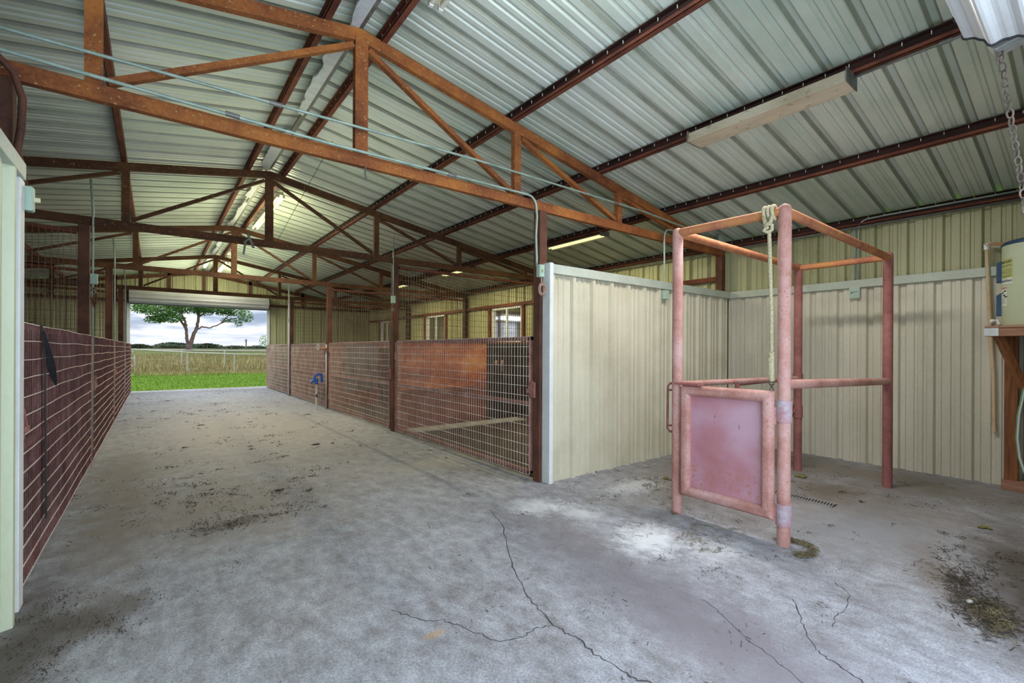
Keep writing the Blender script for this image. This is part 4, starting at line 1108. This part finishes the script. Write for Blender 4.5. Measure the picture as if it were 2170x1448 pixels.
litter('straw_litter', 'dark straw and bark heap on the dirty floor at the lower right', [(3.45, .43, .18, .07, 420), (3.75, .55, .22, .06, 220), (3.30, .33, .12, .05, 260), (4.1, .45, .4, .12, 160), (4.3, .7, .5, .1, 60)], M['debris'], .01, .04, .003, .014)
litter('straw_litter', 'pale straw on top of the dark heap at the lower right', [(3.40, .38, .14, .05, 190), (3.30, .33, .10, .04, 170)], M['straw'], .015, .05, .002, .024)
litter('dark_debris', 'greenish dung crumbs in the middle of the aisle floor', [(.62, 4.18, .5, .2, 420), (.75, 4.75, .5, .35, 200), (.4, 5.9, .9, .7, 200), (.86, 5.1, .4, .25, 90), (-.05, 4.9, .35, .8, 180)], M['debris'], .006, .026, .0035)
litter('dark_debris', 'dark grit in the corner at the foot of the left tin wall', [(-.3, 3.12, .3, .25, 330), (-.44, 2.9, .14, .6, 360), (.0, 3.4, .5, .4, 90)], M['debris'], .003, .014, .0024)
litter('dark_debris', 'scattered dark crumbs over the far half of the aisle', [(0.8, 9, 1.6, 3.6, 520), (1.2, 13.5, 1.7, 3.6, 420), (1.6, 6.2, 1.4, 1.6, 150)], M['debris'], .008, .045, .006)
litter('dark_debris', 'dark crumbs scattered in the wash bay floor', [(4.4, 1.2, 1.6, .8, 260), (5.4, 2.6, 1.3, .7, 330), (5.9, 1.2, .7, 1.1, 240), (2.6, 2.4, 1.1, 1.2, 120), (2.2, 1.3, 1.1, .9, 90), (3.9, 2.9, .8, .5, 260)], M['debris'], .006, .028, .003)
for (x, y, l, s) in ((4.265, 2.86, 'small olive dung lump near the partition wall', .035), (5.486, 2.016, 'small olive dung lump inside the stocks', .045), (5.03, .585, 'dark dung lump on the floor at the far right', .03)):
    m = MB()
    for _ in range(6): m.ball((x + random.gauss(0, s * .5), y + random.gauss(0, s * .5), s * .3), s * random.uniform(.4, .6), 1, 1, .6, 8, 5)
    tag(m.build('dung_lump', M['dung'], None, smooth='all'), l, 'dung')
m = MB(); m.ball((3.47, .455, .008), .016, 1.3, 1, .7, 7, 5); tag(m.build('stone', M['concrete_pale'], None), 'small grey stone in the debris heap at lower right', 'stone')

# ------------------------------------------------------------------ outside
def gz(x, y):
    if y < 40: return -.04 if y > YF + .3 else -.06
    t = min(1, (y - 40) / 38); t = t * t * (3 - 2 * t)
    return -.04 + 1.12 * t + max(0, (y - 78)) * .0016
m = MB(); ys = [-60, -20, -.69, YF + .56, 22, 26, 30, 34, 38, 42, 46, 50, 54, 58, 62, 66, 70, 75, 80, 90, 110, 150, 220, 320, 500]; xs = [-260, -120, -60, -30, -15, -8, 0, 8, 15, 30, 60, 120, 300]
for j in range(len(ys) - 1):
    for i in range(len(xs) - 1):
        a, b, c, d = xs[i], xs[i + 1], ys[j], ys[j + 1]
        if j == 2: 
            continue
        m.quad((a, c, gz(a, c)), (b, c, gz(b, c)), (b, d, gz(b, d)), (a, d, gz(a, d)))
# ground either side of the barn
for (a, b) in ((-260, XWL - .1), (XWR + .1, 300)): m.quad((a, -.69, -.06), (b, -.69, -.06), (b, YF + .56, -.06), (a, YF + .56, -.06))
struct(m.build('ground', M['ground'], None, smooth='all'))
m = MB(); m.box(-5, 8.0, YN - 9, YN - .6, -.1, -.01); struct(m.build('unseen_bounce_apron', M['concrete_pale']))  # unseen apron, made large and pale to bounce light indoors
random.seed(5)
def blades(name, label, n, x0, x1, y0, y1, h0, h1, w, mat):
    m = MB()
    for _ in range(n):
        x, y = random.uniform(x0, x1), random.uniform(y0, y1); h = random.uniform(h0, h1); t = random.uniform(0, PI); lx, ly = random.gauss(0, h * .25), random.gauss(0, h * .25); z = gz(x, y)
        dx, dy = w * math.cos(t), w * math.sin(t)
        m.quad((x - dx, y - dy, z), (x + dx, y + dy, z), (x + lx + dx * .3, y + ly + dy * .3, z + h))
    return tag(m.build(name, mat), label, 'grass', kind='stuff')
blades('lawn_grass', 'short bright green lawn just beyond the doorway', 26000, -2.5, 8, YF + .5, 30, .02, .07, .006, M['lawnblade'])
blades('tall_grass', 'tall dry pasture grass behind the pale pipe fence', 14000, -8, 22, 33, 62, .15, .6, .03, M['drygrass'])
blades('tall_grass', 'rough grass tufts along the foot of the nearer pipe fence', 5000, -4, 9, 29, 35, .05, .25, .012, M['drygrass'])

def pipe_fence(label, pts, h, r, posts):
    f = thing('pipe_fence', label, 'fence', (*pts[0], 0))
    H = h if isinstance(h, list) else [h] * len(pts)
    P = [Vector((x, y, gz(x, y) + q)) for (x, y), q in zip(pts, H)]
    h = min(H)
    m = MB(); m.tube(P, r, 8); m.build('top_rail', M['fence_white'], f, smooth=True)
    for (x, y) in posts:
        z = gz(x, y); m = MB(); m.tube([(x, y, z), (x, y, z + h)], r * 1.15, 8); m.build('post', M['fence_white'], f, smooth=True)
    m = MB()
    for zz in (.15, .35, .55, .75, .95):
        for a, b in zip(P, P[1:]): m.bar((a.x, a.y, a.z - h + zz), (b.x, b.y, b.z - h + zz), .006, .006)
    m.build('wire_strands', M['galv'], f)
    return f
pipe_fence('nearer pale pipe fence at the edge of the lawn', [(-2.6, 36.6), (-.95, 36), (1.47, 32.0), (3.58, 30.4), (7.5, 28.3)], [1.34, 1.33, 1.19, 1.10, 1.06], .03, [(-2.6, 36.6), (-.95, 35.9), (1.47, 32.0), (3.58, 30.4), (5.7, 29.3), (7.5, 28.3)])
pipe_fence('farther pale pipe fence behind the lawn fence', [(-6, 45), (-2.1, 45), (1.61, 43), (4.22, 41.4), (8, 40)], 1.25, .034, [(-2.1, 45), (1.61, 43), (4.22, 41.4), (8, 40)])
gt2 = thing('pasture_gate', 'pale barred pasture gate at the left of the pipe fence', 'gate', (-1.6, 36.3, 0))
m = MB()
for z in (.3, .75, 1.15): m.tube([(-2.5, 36.5, z), (-1.0, 36.0, z)], .028, 6)
for x, y in ((-2.0, 36.4), (-1.35, 36.15)): m.tube([(x, y, .1), (x, y, 1.2)], .03, 6)
m.build('bars', M['fence_white'], gt2)
wf = thing('wire_fence', 'dark distant wire fence across the pasture', 'fence', (-30, 96, 0))
m = MB()
for i in range(40):
    x = -60 + i * 6; y = 160; z = gz(x, y); m.bar((x, y, z), (x, y, z + 1.25), .12, .12)
m.build('posts', M['bark'], wf)['kind'] = 'stuff'
m = MB()
for zz in (.4, .85, 1.25): m.bar((-60, 160, gz(0, 160) + zz), (175, 160, gz(0, 160) + zz), .03, .03)
m.build('wire_strands', M['bark'], wf)

# big oak
def leaves(mb, c, rx, ry, rz, n, s, shell=.45):
    for _ in range(n):
        while True:
            u = Vector((random.uniform(-1, 1), random.uniform(-1, 1), random.uniform(-1, 1)))
            if u.length < 1 and u.length > shell * random.random(): break
        p = Vector((c[0] + u.x * rx, c[1] + u.y * ry, c[2] + u.z * rz))
        a = Vector((random.gauss(0, 1), random.gauss(0, 1), random.gauss(0, .6))).normalized(); b_ = a.orthogonal().normalized(); k = s * random.uniform(.6, 1.3)
        mb.quad(p - a * k, p + b_ * k * .5, p + a * k, p - b_ * k * .5)
random.seed(33)
TX, TY = 3.6, 75.0
TZ = gz(TX, TY)
tr = thing('oak_tree', 'broad spreading oak with forked trunk in the pasture beyond the doorway', 'tree', (TX, TY, TZ))
m = MB()
def limb(pts, r0, r1, n=8):
    N = len(pts); P = [Vector((TX + x * .87, TY + y, TZ + z)) for x, y, z in pts]
    S = []
    for i in range(N - 1):
        for k in range(4): S.append(P[i].lerp(P[i + 1], k / 4))
    S.append(P[-1])
    S = [s_ + Vector((random.gauss(0, .03), 0, random.gauss(0, .03))) * (1 if 0 < i < len(S) - 1 else 0) for i, s_ in enumerate(S)]
    m.tube(S, [r0 + (r1 - r0) * i / (len(S) - 1) for i in range(len(S))], n)
limb([(0, 0, -.2), (0, 0, .9)], .46, .34)
limb([(.05, 0, .6), (.45, 0, 1.7), (.9, 0, 3.0), (1.15, 0, 4.2), (1.3, .2, 5.6), (1.1, .2, 7.2)], .26, .09)
limb([(-.05, 0, .6), (-.25, 0, 1.7), (-.35, 0, 2.9), (-.9, 0, 3.8), (-1.5, .3, 4.6), (-2.6, .2, 5.4)], .21, .07)
limb([(-.35, 0, 2.8), (-.45, -.4, 3.6), (-.9, -.6, 4.8), (-.9, -.6, 6.5)], .18, .06)
limb([(.85, 0, 2.8), (1.6, 0, 3.25), (2.8, 0, 3.15), (4.1, 0, 3.8), (5.6, 0, 4.5), (7.3, .2, 4.8)], .11, .04)
limb([(-1.2, 0, 4.2), (-3.2, 0, 4.8), (-5.2, 0, 6.0)], .12, .04)
limb([(1.2, 0, 4.6), (2.6, .5, 5.6), (4.2, .6, 6.6)], .12, .04)
limb([(1.2, 0, 4.2), (1.0, -.6, 5.6), (.2, -1, 7)], .12, .04)
limb([(4.1, 0, 3.8), (5.2, -.4, 5.0), (6.6, -.4, 5.8)], .08, .03)
limb([(-1.5, .3, 4.6), (-2.4, -.5, 4.5), (-4.0, -.5, 4.4)], .08, .03)
m.build('trunk', M['bark'], tr, smooth='all')
m = MB()
for (x, y, z, rx, ry, rz, n) in ((-3.5, 0, 5.8, 3.4, 3, 1.5, 2600), (-6.2, 0, 5.6, 1.8, 1.5, .9, 500), (-.3, 0, 6.6, 3.6, 3.2, 1.7, 3000), (3.4, 0, 6.5, 3.2, 3, 1.5, 1900), (5.9, 0, 5.9, 2.4, 2, 1.1, 900), (-2.6, -.6, 4.3, 2.2, 1.5, .7, 800), (-4.2, 0, 4.0, 1.3, 1, .5, 260),
                                 (7.6, 0, 4.9, 1.2, 1.2, .9, 320), (6.6, 0, 3.9, .6, .6, .6, 90), (5.2, 0, 4.3, 1.2, .8, .4, 120), (1.8, -.5, 5.5, 1.6, 1.4, .8, 500), (4.6, 0, 5.4, 1.8, 1.2, .6, 380), (-.8, 0, 8.5, 4.5, 3.5, 1.6, 1500)):
    leaves(m, (TX + x * .87, TY + y, TZ + z), rx * .85, ry, rz, n, .15)
m.build('foliage', M['leaf'], tr)['kind'] = 'stuff'

# distant trees: three kinds built once, then copied
def far_tree(w, h, trunk, label):
    t = thing('distant_tree', label, 'tree', (0, 0, 0), 'dark trees along the horizon')
    m = MB(); m.tube([(0, 0, -1), (0, 0, h * .5)], trunk, 6); m.build('trunk', M['bark'], t)
    m = MB(); leaves(m, (0, 0, h * .62), w / 2, w / 2, h * .36, 420, w * .045, .2)
    for _ in range(3): leaves(m, (random.uniform(-w * .3, w * .3), 0, h * random.uniform(.45, .75)), w * .25, w * .25, h * .2, 80, w * .06)
    m.build('foliage', M['leaf_far'], t)['kind'] = 'stuff'
    return t
random.seed(9)
protos = [far_tree(14, 5.5, .3, 'x'), far_tree(22, 7, .4, 'x'), far_tree(9, 4.2, .2, 'x')]
import itertools
def ray_x(px, d):   # a distant point in the direction of the photo column px, d metres along the barn
    k = (px - 1085) / 978.87; ca, sa = math.cos(.6582), math.sin(.6582)
    return d * (k * ca + sa) / (ca - k * sa)
spots = [(292, 230, 1, 'low dark tree on the horizon left of the oak trunk'), (320, 300, 2, 'small bush on the horizon left of the oak'), (338, 290, 0, 'dark bush in the hedge line left of the oak'),
         (352, 280, 1, 'rounded tree in the hedge line left of the oak trunk'), (366, 300, 1, 'wide rounded tree just left of the oak trunk'), (380, 280, 0, 'bush touching the oak trunk on the left'),
         (408, 280, 0, 'bush just right of the oak trunk'), (424, 270, 1, 'wide rounded tree right of the oak trunk'), (438, 270, 1, 'highest tree of the hedge line right of the oak'),
         (452, 300, 0, 'bush at the right end of the hedge line'), (468, 330, 2, 'small far bush between hedge line and lone tree'), (497, 210, 0, 'lone small tree on the horizon near the utility pole'),
         (481, 340, 2, 'tiny bush left of the lone tree'), (512, 340, 2, 'tiny bush between lone tree and utility pole'), (530, 340, 2, 'tiny bush right of the utility pole'), (545, 330, 0, 'low bush before the right door jamb')]
used = set()
for i, (px, d, k, lab) in enumerate(spots):
    x = ray_x(px, d); z = gz(x, d) - .6
    if k in used: t = dup(protos[k])
    else: t = protos[k]; used.add(k)
    t.location = (x, d, z); t['label'] = lab; s_ = random.uniform(.85, 1.2) * d / 270 * .46; t.scale = (s_, s_, s_ * random.uniform(.9, 1.1)); t.rotation_euler = (0, 0, random.uniform(0, 6))
# hedge of low brush on the horizon
m = MB()
for i in range(150):
    px = 262 + i * 2.1; d = 330; x = ray_x(px, d); leaves(m, (x, d, gz(x, d) + random.uniform(.2, .8)), 3.5, 2, random.uniform(.6, 1.3), 40, .45)
tag(m.build('brush_line', M['leaf_far']), 'low dark brush along the whole horizon', 'brush', kind='stuff')
x = ray_x(521.5, 200); m = MB(); z = gz(x, 200); m.tube([(x, 200, z), (x, 200, z + 3.8)], .22, 6); m.box(x - .5, x + .5, 199.9, 200.1, z + 3.2, z + 3.35)
tag(m.build('utility_pole', M['bark']), 'single utility pole on the horizon at the right of the doorway', 'pole')
x = ray_x(566, 60); m = MB(); sp = thing('sapling', 'young leafy tree cut off by the right door jamb', 'tree', (x, 60, gz(x, 60)))
m.tube([(x, 60, gz(x, 60)), (x, 60, gz(x, 60) + 1.6)], .05, 6); m.build('trunk', M['bark'], sp)
m = MB(); leaves(m, (x, 60, gz(x, 60) + 1.7), .9, .9, .75, 320, .09); m.build('foliage', M['leaf'], sp)['kind'] = 'stuff'

# beyond the right windows
def bush(x, y, w, h, n, label):
    r = thing('garden_bush', label, 'bush', (x, y, 0)); m = MB()
    for k in range(5): m.tube([(x + random.gauss(0, .1), y + random.gauss(0, .1), -.06), (x + random.gauss(0, w * .25), y + random.gauss(0, w * .25), h * .6)], .02, 5)
    m.build('stems', M['bark'], r)
    m = MB(); leaves(m, (x, y, h * .55), w / 2, w / 2, h * .48, n, .07, .5); m.build('foliage', M['leaf_yel'], r)['kind'] = 'stuff'
bush(10.5, 18.6, 3.0, 2.5, 2600, 'yellow green bush outside the second window')
bush(13.4, 21.6, 3.6, 2.9, 2600, 'yellow green bush outside, behind the one at the second window')
bush(9.0, 22.5, 4.0, 3.0, 2600, 'yellow green bush outside the third window')
m = MB(); m.bar((8.6, 13.6, 2.62), (8.6, 19.5, 2.62), .05, .19)
po = thing('porch_roof', 'orange lumber lean-to seen through the second window', 'lean-to', (8.6, 16, 0))
m.build('beam', M['orangewood'], po)
for y in (13.7, 19.4):
    m = MB(); m.box(8.55, 8.65, y - .05, y + .05, -.06, 2.54); m.build('post', M['orangewood'], po)
shd = thing('white_shed', 'white shed outside the first window', 'shed', (11.5, 12.5, -.06))
m = MB(); m.box(10.3, 13.5, 9.6, 16.6, -.06, 4.2); m.build('wall', M['shed'], shd)
m = MB(); m.box(10.1, 13.7, 9.4, 16.8, 4.2, 4.32); m.build('roof', M['steel'], shd)
m = MB(); m.box(10.285, 10.3, 12.2, 12.7, 1.9, 2.25); m.build('vent', M['steel'], shd)

# ------------------------------------------------------------------ light
w = bpy.data.worlds.new('overcast sky'); SC.world = w; w.use_nodes = True
nt = w.node_tree; bg = nt.nodes['Background']
co = nt.nodes.new('ShaderNodeTexCoord').outputs['Generated']
sep = nt.nodes.new('ShaderNodeSeparateXYZ'); nt.links.new(co, sep.inputs[0])
zz = _math(nt, 'MAXIMUM', sep.outputs[2], 0.0)
dv = _math(nt, 'ADD', zz, 0.10)
cx = _math(nt, 'DIVIDE', sep.outputs[0], dv); cy = _math(nt, 'DIVIDE', sep.outputs[1], dv)
cmb = nt.nodes.new('ShaderNodeCombineXYZ'); nt.links.new(cx, cmb.inputs[0]); nt.links.new(cy, cmb.inputs[1])
cl = _noise(nt, _map(nt, cmb.outputs[0], (1.1, .8, 1)), 1.5, 6, 0.55, 0.3)
c = _ramp(nt, cl, [(0.36, (0.34, 0.42, 0.56)), (0.46, (0.56, 0.64, 0.78)), (0.56, (0.90, 0.93, 1.0)), (0.70, (0.74, 0.81, 0.93))])
hz = _math(nt, 'SUBTRACT', 1.0, _math(nt, 'MULTIPLY', zz, 18), True)
c = _mix(nt, _math(nt, 'MULTIPLY', hz, .75), c, (0.90, 0.93, 0.98))
nt.links.new(c, bg.inputs['Color']); bg.inputs['Strength'].default_value = 0.62

sun = bpy.data.lights.new('sun', 'SUN'); sun.energy = 1.7; sun.angle = R(12); sun.color = (1, .97, .92)
so = bpy.data.objects.new('sun', sun); COL.objects.link(so); so.rotation_euler = (R(-6), R(-32), 0)

# light of the strip lamps and added fill lights
def bulb(loc, e, col, r=.12):
    L = bpy.data.lights.new('lamp_and_fill_light', 'POINT'); L.energy = e; L.color = col; L.shadow_soft_size = r
    o = bpy.data.objects.new('lamp_and_fill_light', L); COL.objects.link(o); o.location = loc
area('lamp_and_fill_light', (3.98, 1.76, 3.26), .2, 1.2, 34, (1.0, .96, .90))  # covered lamp is modelled unlit; light added to brighten the right wall
for y in (5.33, 9.06, 12.3): area('lamp_and_fill_light', (5.42, y, 3.08), .2, 1.2, 30, WARM)
for y, e, c_ in ((1.7, 20, (.90, .97, 1.0)), (8.2, 6, WARM), (9.1, 6, WARM), (10.1, 6, WARM), (15.3, 8, WARM), (16.6, 8, WARM)): bulb((1.56, y, 3.56), e, c_)  # the first, cool one sits under tubes modelled unlit
area('lamp_and_fill_light', (1.56, 9.15, 3.70), .15, 2.4, 34, (1.0, .95, .80)); area('lamp_and_fill_light', (1.56, 16.0, 3.70), .15, 2.0, 22, (1.0, .95, .80))
for y, e in ((5.4, 5), (9.1, 9), (12.8, 14), (16.3, 22)): area('lamp_and_fill_light', (1.3, y, 2.95), 2.6, 2.2, e, (.97, 1.0, .66), up=True)      # added fill brightening the roof underside, hung free of any fixture
for y, e in ((12.6, 18), (16.2, 34)): area('lamp_and_fill_light', (1.3, y, 2.75), 2.2, 1.8, e, (.85, .92, 1.0))  # added downward fill for the far floor, no fixture above it
dl = area('doorway_fill', (1.265, -0.06, 1.45), 3.6, 2.5, 62, (.70, .84, 1.0))
dl.rotation_euler = (R(90), 0, 0)      # fill light added in the near doorway to strengthen its daylight

# ------------------------------------------------------------------ camera
f, a, y0, rl = 978.87, .6582, 742.32, .0045
R0 = Vector((math.cos(a), -math.sin(a), 0)); F = Vector((math.sin(a), math.cos(a), 0)); U0 = Vector((0, 0, 1))
RR = R0 * math.cos(rl) + U0 * math.sin(rl); UU = U0 * math.cos(rl) - R0 * math.sin(rl)
cam = bpy.data.cameras.new('camera'); co_ = bpy.data.objects.new('camera', cam); COL.objects.link(co_)
cam.sensor_width = 36; cam.lens = f / 2170 * 36; cam.shift_y = (y0 - 724) / 2170; cam.clip_start = .05; cam.clip_end = 1500
mw = Matrix(((RR.x, UU.x, -F.x, 0), (RR.y, UU.y, -F.y, 0), (RR.z, UU.z, -F.z, 1.35), (0, 0, 0, 1)))
co_.matrix_world = mw
SC.camera = co_

SC.view_settings.view_transform = 'Standard'; SC.view_settings.look = 'None'
SC.view_settings.gamma = 1; SC.view_settings.use_curve_mapping = False
SC.view_settings.exposure = 0.95
try:
    SC.cycles.max_bounces = 7; SC.cycles.diffuse_bounces = 5; SC.cycles.glossy_bounces = 2; SC.cycles.transparent_max_bounces = 12
    SC.cycles.use_adaptive_sampling = True; SC.cycles.adaptive_threshold = 0.07
    SC.cycles.use_denoising = True
except Exception: pass
